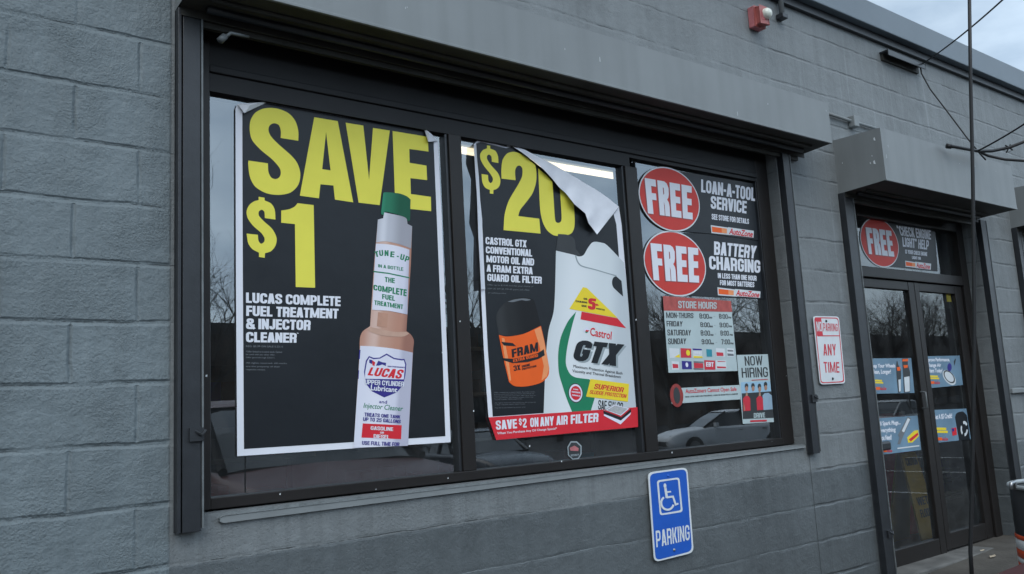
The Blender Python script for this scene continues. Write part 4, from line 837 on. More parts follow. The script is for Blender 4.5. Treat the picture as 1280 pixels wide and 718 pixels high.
rects(Zk, [(200, 492, 286, 570), (492, 525, 548, 556), (308, 612, 384, 655), (393, 590, 482, 668), (500, 596, 566, 604), (496, 640, 570, 656), (134, 620, 180, 655)], YI-.001).build('red_card_logo', M_SIGNRED, hr)
rects(Zk, [(410, 500, 456, 562)], YI-.001).build('teal_card_logo', M_TEAL, hr)
rects(Zk, [(305, 598, 386, 612), (305, 655, 386, 668), (582, 505, 628, 520), (582, 535, 632, 556)], YI-.001).build('grey_card_logo', M_GREYTXT, hr)
g = rects(Zk, [(304, 555, 378, 572)], YI-.0012); art(g, Zk((150, 565), (192, 540), (196, 570)), YI-.0012); c5 = at(*Zk((262, 530))[0], YI-.0016); g.fan(ellipse(c5.x, c5.z, .016, .016, YI-.0016, 20)); g.build('yellow_card_logo', M_YELB, hr)
g = G(); c5 = at(*Zk((252, 628))[0], YI-.0016); g.fan(ellipse(c5.x, c5.z, .011, .013, YI-.0016, 16)); caps(g, 'VISA', *Zk((312, 522), (362, 524), (362, 545), (312, 543)), YI-.0016, t=.2); caps(g, 'EBT', *Zk((408, 605), (470, 607), (470, 645), (408, 643)), YI-.0016, t=.2); g.build('card_logo_mark', M_TXT, hr)
sf = thing('notice_sign', 'narrow white notice strip with red lettering and a dark red oval, below the store hours', 'sign', at(880, 500, YI))
art(G(), Zl((95, 286), (536, 264), (541, 356), (100, 385)), YI).build('sheet', M_HOURS, sf)
g = G(); font(g, 'AutoZoners Cannot Open Safe', *Zl((189, 290), (516, 277), (516, 309), (190, 326)), YI-.0007, .02); g.build('red_lettering', M_SIGNRED, sf)
g = G(); caps(g, 'TIME LOCK SAFE ON PREMISES. CASH IN REGISTER IS LIMITED', *Zl((185, 336), (525, 317), (525, 326), (185, 345)), YI-.0007, t=.16); g.build('small_lettering', M_DARKGREY, sf)
c5 = at(*Zl((133, 331))[0], YI-.0007); G().fan(ellipse(c5.x, c5.z, .052, .062, YI-.0007)).build('oval_emblem', M_ALARM, sf)
g = G(); g.fan(ellipse(c5.x, c5.z, .026, .044, YI-.0014)); g.build('emblem_mark', M_DARKGREY, sf)
nh = thing('hiring_poster', 'small NOW HIRING poster picturing four people in a row, right side of the right pane', 'poster', at(945, 527, YI))
art(G(), Zn((45, 68), (338, 60), (396, 700), (102, 718)), YI).build('sheet', M_HOURS, nh)
g = G(); caps(g, 'NOW', *Zn((116, 80), (286, 74), (290, 164), (124, 170)), YI-.0007, t=.13, gap=.08); caps(g, 'HIRING', *Zn((88, 190), (334, 181), (342, 275), (95, 282)), YI-.0007, t=.13, gap=.08); g.build('headline', M_DARKGREY, nh)
g = G(); art(g, Zn((82, 325), (360, 315), (386, 590), (100, 600)), YI-.0006); pic = g.build('group_picture', M_SKYB, nh)
g = G(); art(g, Zn((92, 430), (372, 410), (386, 590), (100, 600)), YI-.0010); art(g, Zn((100, 600), (386, 590), (394, 660), (104, 672)), YI-.0010)
def head(g, x, y_, sx=17, sy=30, dy=0): g.sheet([[at(*Zn((x+sx*math.cos(a_*math.pi/8), y_+sy*math.sin(a_*math.pi/8)))[0], dy) for a_ in range(16)]])
for x, y_ in ((137, 372), (198, 370), (259, 374), (317, 358)): head(g, x, y_-10, 17, 27, YI-.0013)
art(g, Zn((160, 480), (180, 455), (220, 452), (240, 500), (236, 590), (165, 594)), YI-.0013); g.build('dark_print', M_DARKGREY, pic)
g = G()
for x, y_ in ((138, 386), (200, 384), (262, 390), (319, 376)): head(g, x, y_+1, 14, 25, YI-.0018)
art(g, Zn((132, 420), (146, 420), (150, 460), (128, 460)), YI-.0018); art(g, Zn((255, 420), (270, 420), (272, 460), (252, 460)), YI-.0018); art(g, Zn((108, 510), (120, 560), (125, 592), (112, 592)), YI-.0026); g.build('printed_faces', M_SKIN, pic)
g = G(); art(g, Zn((104, 480), (125, 455), (155, 455), (172, 480), (176, 592), (108, 598)), YI-.0022); art(g, Zn((230, 478), (250, 455), (275, 455), (292, 480), (296, 585), (238, 590)), YI-.0022); art(g, Zn((185, 302), (338, 294), (339, 300), (186, 308)), YI-.0022); art(g, Zn((172, 684), (328, 678), (329, 694), (173, 700)), YI-.0022); g.build('red_print', M_SIGNRED, pic)
g = G(); art(g, Zn((288, 450), (308, 428), (345, 425), (375, 450), (384, 580), (298, 588)), YI-.0022); g.build('pale_shirt', M_SHIRT, pic)
g = G(); caps(g, 'DRIVE', *Zn((205, 616), (310, 611), (313, 657), (206, 663)), YI-.0022, t=.17); g.build('lower_lettering', M_HOURS, pic)

# stickers on the doors
Zq = Zm(1080, 430, 4.786); YS = YD+.0075
def sticker(label, quad, lines, yb, logo):
    t = thing('door_sticker', label, 'sticker', at(*Zq(quad[3])[0], YS), group='pale blue advertising stickers on the glass doors')
    art(G(), Zq(*quad), YS).build('sheet', M_STICKER, t)
    g = G()
    for s_, q in lines: font(g, s_, *Zq(*q), YS-.0007, .045)
    g.build('caption', M_TXT, t)
    g = G()
    x, y_, w_, h_ = yb; art(g, Zq((x, y_), (x+w_, y_+2), (x+w_, y_+h_*.5), (x, y_+h_*.45)), YS-.0007); art(g, Zq((x, y_+h_*.55), (x+w_*1.15, y_+h_*.6), (x+w_*1.15, y_+h_), (x, y_+h_*.95)), YS-.0007); g.build('yellow_print', M_YELB, t)
    g = G(); x, y_, w_, h_ = logo; art(g, Zq((x, y_), (x+w_*.45, y_), (x+w_*.45, y_+h_), (x, y_+h_)), YS-.0007); g.build('orange_bar', M_ORANGE, t)
    g = G(); font(g, 'AutoZone', *Zq((x+w_*.46, y_), (x+w_, y_), (x+w_, y_+h_), (x+w_*.46, y_+h_)), YS-.0007, .03, .3); g.build('logo_lettering', M_RED, t)
    return t
t = sticker('pale blue sticker with two spray bottles, upper one on the left door', ((30, 88), (282, 85), (302, 294), (60, 299)), [('Keep Your Wheels', ((36, 120), (186, 120), (187, 148), (38, 150))), ('Clean, Longer!', ((44, 155), (160, 154), (161, 185), (46, 187)))], (62, 214, 46, 24), (66, 258, 68, 18))
g = G(); art(g, Zq((192, 128, 'c'), (198, 100), (206, 128, 'c'), (222, 165), (218, 292, 'c'), (205, 292, 'c'), (196, 200)), YS-.0014, curved=True); art(g, Zq((228, 88), (264, 86), (262, 120), (276, 170), (276, 290), (240, 292), (232, 150)), YS-.0014); b_ = g.build('bottle_picture', M_DARKGREY, t)
g = G(); art(g, Zq((230, 92), (264, 90), (264, 104), (230, 106)), YS-.002); art(g, Zq((196, 140), (216, 138), (218, 160), (200, 162)), YS-.002); art(g, Zq((236, 128), (262, 126), (262, 142), (240, 146)), YS-.002); g.build('orange_print', M_ORANGE, b_)
g = G(); art(g, Zq((206, 215), (220, 212), (220, 284), (210, 286)), YS-.002); art(g, Zq((240, 200), (272, 194), (274, 284), (246, 288)), YS-.002); g.build('white_print', M_SIGNWHITE, b_)
t = sticker('pale blue sticker with a round air filter, upper one on the right door', ((365, 75), (572, 70), (592, 246), (388, 266)), [('Improve Performance,', ((368, 85), (512, 84), (512, 110), (370, 112))), ('Change Air', ((376, 117), (460, 117), (461, 143), (378, 145))), ('Filters Today!', ((380, 149), (468, 149), (468, 177), (382, 179)))], (390, 188, 52, 24), (394, 224, 60, 16))
g = G(); g.sheet([[at(*Zq((510+44*math.cos(a_*math.pi/12)*.78-20*math.sin(a_*math.pi/12), 202+44*math.cos(a_*math.pi/12)*.9+22*math.sin(a_*math.pi/12)))[0], YS-.0014) for a_ in range(24)]]); b_ = g.build('filter_picture', M_SIGNWHITE, t)
g = G(); loop = lambda k: [at(*Zq((510+k*(44*math.cos(a_*math.pi/12)*.78-20*math.sin(a_*math.pi/12)), 202+k*(44*math.cos(a_*math.pi/12)*.9+22*math.sin(a_*math.pi/12))-5))[0], YS-.002) for a_ in range(24)]
g.sheet([loop(.86), loop(.70)]); art(g, Zq((538, 105), (546, 88), (550, 92), (542, 130)), YS-.002); g.build('dark_ring', M_DARKGREY, b_)
g = G(); g.sheet([[at(*Zq((512+13*math.cos(a_*math.pi/8), 140+24*math.sin(a_*math.pi/8)))[0], YS-.0014) for a_ in range(16)]]); g.build('blue_print', M_BLUE, b_)
t = sticker('pale blue sticker with a spark plug, lower one on the left door', ((76, 446), (320, 429), (342, 635), (106, 664)), [('All Spark Plugs...', ((80, 466), (218, 458), (218, 488), (84, 497))), ('Everything', ((90, 506), (188, 500), (189, 532), (94, 538))), ('You Need!', ((94, 548), (164, 543), (165, 572), (98, 578)))], (100, 592, 44, 22), (112, 630, 56, 18))
g = G(); art(g, Zq((262, 436), (282, 446), (238, 545), (216, 602), (200, 600), (212, 560), (204, 545), (222, 510)), YS-.0014); b_ = g.build('spark_plug_picture', M_GREYTXT, t)
g = G(); art(g, Zq((262, 444), (276, 452), (240, 530), (226, 522)), YS-.002); art(g, Zq((200, 622), (330, 606), (331, 614), (200, 630)), YS-.002); g.build('white_print', M_SIGNWHITE, b_)
g = G(); art(g, Zq((258, 560), (300, 520), (324, 516), (328, 552), (290, 590), (264, 592)), YS-.0014); b2 = g.build('spark_plug_box', M_YELB, t)
g = G(); art(g, Zq((268, 572), (322, 530), (325, 545), (280, 585)), YS-.002); g.build('red_print', M_RED, b2)
t = sticker('pale blue sticker with white recycling arrows on a black can, right door', ((412, 396), (612, 387), (640, 570), (432, 593)), [('Get A $5 Credit!', ((416, 424), (526, 416), (527, 448), (420, 456)))], (434, 500, 58, 34), (440, 560, 62, 18))
g = G(); art(g, Zq((545, 440, 'c'), (555, 415), (590, 405), (612, 425), (618, 440, 'c'), (634, 572, 'c'), (570, 578, 'c')), YS-.0014, curved=True); b_ = g.build('battery_picture', M_BLACK, t)
g = G(); ctr = (600, 508)
for k in range(3):
    for a0 in (k*120+8,):
        o_ = [(ctr[0]+22*math.cos(R(a))*r_, ctr[1]+46*math.sin(R(a))*r_) for r_ in (1, ) for a in range(a0, a0+88, 11)]; i_ = [(ctr[0]+22*math.cos(R(a))*.62, ctr[1]+46*math.sin(R(a))*.62) for a in range(a0+77, a0-1, -11)]
        art(g, Zq(*(o_+i_)), YS-.002)
g.build('recycling_arrows', M_SIGNWHITE, b_)
g = G(); art(g, Zq((524, 505), (552, 500), (556, 545), (530, 550)), YS-.0014); b2 = g.build('red_print', M_RED, t); g = G(); art(g, Zq((526, 508), (540, 506), (540, 522), (528, 526)), YS-.002); g.build('blue_print', M_BLUE, b2)

# ================================================================== SIGNS ON THE WALL
def rounded_px(quad, r):                     # rounded outline of a quad given in the photograph, as wall points
    v = [Vector(p) for p in quad]; return [tuple(p) for p in rounded(v, r, True)]
def shrink(loop, k):
    c = (sum(p[0] for p in loop)/len(loop), sum(p[1] for p in loop)/len(loop)); return [(c[0]+(p[0]-c[0])*k[0], c[1]+(p[1]-c[1])*k[1]) for p in loop]
Zp = Zm(805, 580, 5.523); YW = -.016
hp = thing('parking_sign', 'blue accessible parking sign with a white wheelchair symbol below the window', 'sign', at(838, 700, YW))
o_ = rounded_px(Zp((27, 60), (299, 23), (344, 612), (72, 680)), 7)
G().plate([at(*p, YW) for p in o_], (0, .004, 0)).build('plate', M_SIGNWHITE, hp)
art(G(), shrink(o_, (.925, .962)), YW-.0006).build('blue_face', M_SIGNBLUE, hp)
def band_loop(g, quad, r, k, y): a_ = rounded_px(quad, r); art(g, a_, y, holes=[shrink(rounded_px(quad, r*.8), k)])
g = G(); band_loop(g, Zp((88, 115), (244, 93), (268, 332), (110, 357)), 3.6, (.85, .90), YW-.0012)
TH = 12/5.523
def stroke(g, pts, wd, y): 
    for i, q in enumerate(thick([Vector(p) for p in pts], wd)): g.face([at(p.x, p.y, y-.00003*(i % 5)) for p in q])
c_ = Zp((145, 152))[0]; cc = at(*c_, YW-.0012); r_ = .0105; g.fan(ellipse(cc.x, cc.z, r_, r_*1.15, YW-.0012, 20))
stroke(g, Zp((147, 165), (158, 236)), 3.0, YW-.0012); stroke(g, Zp((150, 196), (187, 192)), 1.9, YW-.0016); stroke(g, Zp((156, 232), (200, 226), (219, 283)), 2.4, YW-.0020); stroke(g, Zp((214, 284), (238, 274)), 2.2, YW-.0024)
arc = [(162+43*math.cos(R(a)), 270+47*math.sin(R(a))) for a in range(15, 236, 11)]; stroke(g, Zp(*arc), 2.5, YW-.0028)
caps(g, 'PARKING', *Zp((80, 463), (311, 420), (317, 525), (86, 577)), YW-.0012, t=.145, gap=.10); g.build('white_symbols', M_SIGNWHITE, hp)
for p in ((165, 83), (207, 594)): q = at(*Zp(p)[0], YW); G().lathe([(.0, -.006), (.005, -.006), (.0075, -.001)], q, 10, 'y').build('bolt', M_BOLT if p[1] > 300 else M_SIGNBLUE, hp, smooth=True)

Zw = Zm(1010, 390, 7.56)
npk = thing('parking_sign', 'white sign with red border reading NO PARKING ANY TIME, between window and door', 'sign', at(1042, 480, YW))
o_ = rounded_px(Zw((48, 40), (292, 44), (354, 676), (116, 688)), 4)
G().plate([at(*p, YW) for p in o_], (0, .004, 0)).build('plate', M_SIGNWHITE, npk)
g = G(); art(g, shrink(o_, (.935, .965)), YW-.0006, holes=[shrink(o_, (.875, .935))]); art(g, Zw((90, 222), (300, 222), (301, 231), (91, 232)), YW-.0008); art(g, Zw((68, 52), (124, 54), (142, 228), (86, 226)), YW-.0010)
caps(g, 'PARKING', *Zw((140, 106), (278, 114), (282, 184), (147, 184)), YW-.0008, t=.13, gap=.12)
caps(g, 'ANY', *Zw((142, 304), (262, 305), (266, 412), (148, 413)), YW-.0008, t=.14, gap=.12); caps(g, 'TIME', *Zw((146, 473), (294, 475), (298, 575), (156, 575)), YW-.0008, t=.14, gap=.12)
g.build('red_print', M_SIGNRED, npk)
g = G(); caps(g, 'NO', *Zw((76, 92), (126, 94), (134, 186), (86, 184)), YW-.0018, t=.15, gap=.08); g.build('white_lettering', M_SIGNWHITE, npk)
for p in ((170, 88), (232, 632)): q = at(*Zw(p)[0], YW); G().lathe([(.0, -.006), (.006, -.006), (.009, -.001)], q, 10, 'y').build('bolt', M_TRACK, npk, smooth=True)

# fire alarm strobe
al = thing('fire_alarm', 'small red alarm box with a round white strobe high on the wall', 'alarm', at(946, 28, 0))
q0, q1 = at(943.5, 5.5, -.085), at(958.5, 31, -.085)
g = G(); x0, x1, z0, z1 = 3.60, 3.745, 3.49, 3.635; x0 = at(936, 10, 0).x; x0 -= .02; x1 = x0+.10; z1 = at(936, 9, 0).z-.015; z0 = z1-.135
g.box(x0, x1, -.045, -.001, z0, z1); g.build('back_box', M_PINK, al, bevel=.004)
g = G(); g.plate([(x0+.004, -.0455, z0+.004), (x1-.004, -.0455, z0+.004), (x1-.004, -.0455, z1-.004), (x0+.004, -.0455, z1-.004)], (0, -.004, 0)); g.plate([(x0+.012, -.05, z0+.012), (x1-.012, -.05, z0+.012), (x1-.012, -.05, z1-.012), (x0+.012, -.05, z1-.012)], (0, -.035, 0)); g.build('housing', M_ALARMBOX, al, bevel=.006)
g = G(); g.lathe([(0, -.035), (.022, -.032), (.034, -.018), (.036, 0)], (x1-.03, -.085, (z0+z1)/2+.012), 20, 'y'); g.build('strobe', M_LENS, al, smooth=True)
g = G()
for k in range(3): g.box(x0+.022+k*.012, x0+.027+k*.012, -.087, -.0855, z0+.035, z1-.05)
g.build('speaker_slots', M_PINK, al)

# short pipe stub, conduit and wall vent
q = at(978, 22, -.03); g = G(); g.tube([(q.x, -.03, q.z+.9), (q.x, -.03, q.z+.02)], .017, 10)
pb = thing('pipe_stub', 'short grey pipe end on the wall right of the alarm, cut by the top edge', 'pipe', (q.x, 0, q.z)); g.build('pipe', M_HOOD, pb, smooth=True)
G().box(q.x-.03, q.x+.028, -.055, -.001, q.z-.012, q.z+.02).build('pipe_cap', M_TRACK, pb, bevel=.004)
cn = thing('conduit', 'grey conduit with a junction fitting on the wall between the two shutter hoods', 'conduit', at(1066, 155, 0))
a, b, c = at(1034, 142, -.02), at(1066, 152, -.02), at(1102, 163, -.02)
g = G(); g.tube([a, b, c], .011, 8); g.build('pipe', M_HOOD, cn, smooth=True)
G().box(b.x-.03, b.x+.03, -.05, -.001, b.z-.045, b.z+.035).build('junction_box', M_HOOD, cn, bevel=.006)
v0, v1 = at(1099, 68, 0), at(1146, 88, 0)
vt = thing('wall_vent', 'dark hooded slot vent below the roof edge, right of the alarm', 'vent', ((v0.x+v1.x)/2, 0, v0.z))
g = G(); zt = (v0.z+v1.z)/2+.02; g.box(v0.x, v1.x, -.07, -.001, zt-.012, zt); g.box(v0.x, v1.x, -.07, -.062, zt-.045, zt-.012); g.build('hood', M_TRACK, vt, bevel=.002)
g = G(); g.box(v0.x+.01, v1.x-.01, -.02, -.001, zt-.062, zt-.013); g.build('slot', M_UNDER, vt)

# overhead cables gathered at a knot above the door hood
def sag(a, b, s, n=14): return [a.lerp(b, i/n)-Vector((0, 0, s*4*(i/n)*(1-i/n))) for i in range(n+1)]
YK = -.42; knot = at(1222, 189, YK)
def cable(label, runs):
    o = thing('cable', label, 'cable', runs[0][0][0], group='black cables strung above the door')
    for pts, r in runs: G().tube(pts, r, 6).build('wire', M_CABLE, o, smooth=True)
    return o
va = at(1150, 82, -.03)
cable('thin black wire running from the wall vent up past the top edge', [(sag(va, at(1262, -8, -1.2), .02), .0055)])
cable('thin black wire hanging from the wall vent down to the cable knot', [([at(1150, 82, -.035), at(1152, 92, -.06), at(1163, 112, -.14), at(1186, 142, -.25), at(1207, 170, -.36), knot, at(1232, 200, YK)], .0055)])
cable('thick black cable with clamped end crossing the knot above the door hood', [([at(1184, 183, YK+.05), at(1192, 183.5, YK+.02), at(1206, 186, YK), knot, at(1240, 189, YK-.02), at(1262, 184.5, YK-.1), at(1284, 176, YK-.2), at(1340, 150, YK-.4)], .012), ([at(1183, 182.6, YK+.05), at(1189, 183.3, YK+.03)], .018), ([at(1257, 182, YK-.09), at(1266, 188, YK-.1), at(1258, 191, YK-.09), at(1263, 181, YK-.1)], .006)])
cable('upper thin wire leaving the knot towards the right edge', [(sag(knot, at(1300, 142, YK-.5), .01), .006)])
cable('lower slack cable leaving the knot towards the right edge', [([knot, at(1235, 195, YK), at(1256, 199.5, YK-.1), at(1284, 201.5, YK-.2), at(1340, 200, YK-.4)], .010)])

# ================================================================== DRUM, LEAVES
a_ = 69.8; dd = 5.35; bx, by = CX+dd*math.sin(R(a_)), -DIST+dd*math.cos(R(a_)); bz = zone(bx); HR = .62; rb = .30
bn = thing('drum_bin', 'black drum with pale rim and orange and white bands at the right edge', 'bin', (bx, by, bz))
prof = [(0, 0), (rb, 0)]
def ring(z0, z1, mt, nm, dr=0.0): G().lathe([(rb+dr-.004, z0), (rb+dr, z0+.004), (rb+dr, z1-.004), (rb+dr-.004, z1)], (bx, by, bz), 40).build(nm, mt, bn, smooth=True)
ring(0, HR, M_BINBLK, 'drum_body')
zz = lambda py: EYE+0  # heights read from the photograph below
def hpy(py, px=1264): v = FV*FPX + RV*(px-640) - UV*(py-359); s_ = (dd-rb*.8)/math.hypot(v.x, v.y); return EYE+v.z*s_-bz
HR2 = hpy(612)
for o_ in list(bn.children): bpy.data.objects.remove(o_)
ring(0, HR2, M_BINBLK, 'drum_body')
for y0, y1, mt, nm in ((674, 680, M_BINOR, 'orange_band'), (680, 693, M_BINWH, 'white_band'), (693, 704, M_BINOR, 'orange_band'), (704, 711, M_BINWH, 'white_band'), (711, 721, M_BINOR, 'orange_band')): ring(hpy(y1), hpy(y0), mt, nm, .004)
g = G(); g.lathe([(rb+.012*math.cos(a), HR2+.012*math.sin(a)) for a in [i*math.pi/6 for i in range(13)]], (bx, by, bz), 40); g.build('rim', mat('grey_rim', (.30, .33, .34), .45, .4, .15, 30), bn, smooth=True)
g = G(); g.lathe([(0, HR2-.012), (rb, HR2-.012)], (bx, by, bz), 40); g.build('lid', M_BINBLK, bn)
v = FV*FPX + RV*(1266-640) - UV*(604-359); s_ = (dd-rb*.6)/math.hypot(v.x, v.y); q = Vector((CX+v.x*s_, -DIST+v.y*s_, EYE+v.z*s_))
g = G(); g.tube([q+Vector((-.025, 0, -.03)), q+Vector((-.02, 0, 0)), q+Vector((.02, 0, .004)), q+Vector((.025, 0, -.03))], .010, 8); g.build('latch', M_RIM, bn, smooth=True)
for px, py, s, lb_ in ((1228, 688.5, .022, 'pale dry leaf on the pavement beside the antenna'), (1241, 696, .03, 'larger dry leaf on the pavement between antenna and drum')):
    v = FV*FPX + RV*(px-640) - UV*(py-359); t_ = (zone(5.6)+.004-EYE)/v.z; q = Vector((CX+v.x*t_, -DIST+v.y*t_, zone(5.6)+.004))
    g = G(); g.v += [q+Vector(p)*s for p in ((-1.3, 0, 0), (-.5, .5, .25), (.5, .55, .1), (1.3, .1, .3), (.5, -.5, .2), (-.5, -.5, .1))]; g.f += [(0, 1, 5), (1, 2, 4, 5), (2, 3, 4)]
    tag(g.build('dry_leaf', M_LEAF), lb_, 'leaf')

# ================================================================== INSIDE THE STORE
def strip_light(a, b, label):
    t = thing('strip_light', label, 'ceiling light', a, group='strip lights lit inside the store')
    d = (b-a).normalized(); n = Vector((-d.y, d.x, 0)).normalized()
    g = G(); w_ = .07; g.plate([a-n*w_, b-n*w_, b+n*w_, a+n*w_], (0, 0, .04)); g.build('fixture', M_CEIL, t)
    g = G()
    for k in (-.032, .032): g.tube([a+n*k+Vector((0, 0, -.02)), b+n*k+Vector((0, 0, -.02))], .016, 8)
    g.build('tube', M_TUBE, t, smooth=True)
YL = 1.9
a, b = at(566, 181.5, YL), at(782, 221, YL); zl = (a.z+b.z)/2
strip_light(Vector((a.x, YL, zl)), Vector((b.x, YL, zl)), 'long strip light glowing behind the top of the middle pane')
a = at(902, 227, 1.55); strip_light(Vector((a.x, 1.55, a.z)), Vector((a.x+.35, 1.55, a.z)), 'short strip light above the loan-a-tool sign, inside')
def rack(X0, X1, Y0, label, zs, strips=True, D_=.45):
    t = thing('store_shelf', label, 'shelf', ((X0+X1)/2, Y0, 0), group='shelving inside the store')
    g = G(); g.box(X0, X1, Y0+D_, Y0+D_+.03, .02, zs[-1]+.25); [g.box(x-.02, x+.02, Y0+D_-.03, Y0+D_, .02, zs[-1]+.25) for x in (X0, X1)]; g.build('back_panel', M_SHELF, t)
    for z in zs:
        sh_ = G().box(X0, X1, Y0, Y0+D_, z-.02, z).build('shelf_board', M_SHELF, t)
        G().box(X0, X1, Y0-.012, Y0-.001, z-.022, z+.004).build('price_strip', M_STRIP, sh_)
    rnd = random.Random(int(X0*100)+5); cols = [M_ALARM, M_INT, M_BLUE, M_DARKGREY, M_FENCE, M_TEAL, M_SHELF]
    gs = {}
    for z in zs:
        x = X0+.05
        while x < X1-.15:
            w_ = rnd.uniform(.06, .16); h = rnd.uniform(.10, .2)
            if rnd.random() < .8: gs.setdefault(rnd.randrange(len(cols)), G()).box(x, x+w_, Y0+.05, Y0+.3, z+.001, z+h)
            x += w_+rnd.uniform(.0, .05)
    for k, gg in gs.items(): st = gg.build('packaged_goods', cols[k], t); st['kind'] = 'stuff'
rack(-1.5, 1.6, 2.2, 'dim shelving behind the left pane', [.3, .65, 1.0, 1.35])
rack(2.0, 4.6, 2.4, 'dim shelving behind the middle and right panes', [.3, .65, 1.0, 1.35, 1.7])
rack(4.9, 6.1, 4.6, 'dim shelving inside the right pane seen past the hiring poster', [.3, .65, 1.0, 1.35, 1.7])
zz_ = [at(1140, py, 1.5).z for py in (667, 649, 636, 626, 608, 596)]
rack(5.35, 8.6, 1.5, 'low shelving with pale price strips behind the glass doors', [max(.05, z) for z in zz_])
# wet floor sign and red bin behind the left door
a, b, c, d = at(1139, 566, .55), at(1158, 566, .55), at(1166, 668, .55), at(1134, 668, .55)
ws = thing('floor_sign', 'yellow folding caution sign standing inside the left door', 'sign', (d.x, .55, 0))
g = G(); base = .01; g.plate([(d.x-.02, .42, base), (d.x+.30, .42, base), (d.x+.25, .54, a.z), (d.x+.03, .54, a.z)], (0, .012, 0)); g.plate([(d.x-.02, .70, base), (d.x+.30, .70, base), (d.x+.25, .57, a.z), (d.x+.03, .57, a.z)], (0, .012, 0)); g.build('panel', M_WETY, ws, bevel=.003)
g = G()
for s_, z0, z1 in (('CAUTION', .60, .66), ('WET', .30, .36), ('FLOOR', .21, .27)):
    yy = lambda z: .418+.12*(z/a.z)-.004
    n0 = G(); x = 0; qs = []
    for chh in s_:
        w_, P = glyph(chh, .17); qs += [[(p.x+x, p.y) for p in q] for q in P]; x += w_+.05
    for i, q in enumerate(qs): g.face([(d.x+.06+u/x*.17, yy(z0+v_*(z1-z0))-.00003*(i % 5), z0+v_*(z1-z0)) for u, v_ in q])
g.build('lettering', M_DARKGREY, ws)
a = at(1121, 585, .9); rbn = thing('red_display', 'dim red stand inside the left door behind the caution sign', 'display', (a.x, .9, 0))
G().lathe([(.16, .0), (.15, .55), (.19, .6), (.19, .95), (.12, 1.0)], (a.x, .95, .0), 24).build('body', M_SIGNRED, rbn, smooth=True)
G().lathe([(.0, 1.0), (.13, 1.0), (.13, 1.02), (0, 1.03)], (a.x, .95, .0), 24).build('top', M_DARKGREY, rbn, smooth=True)

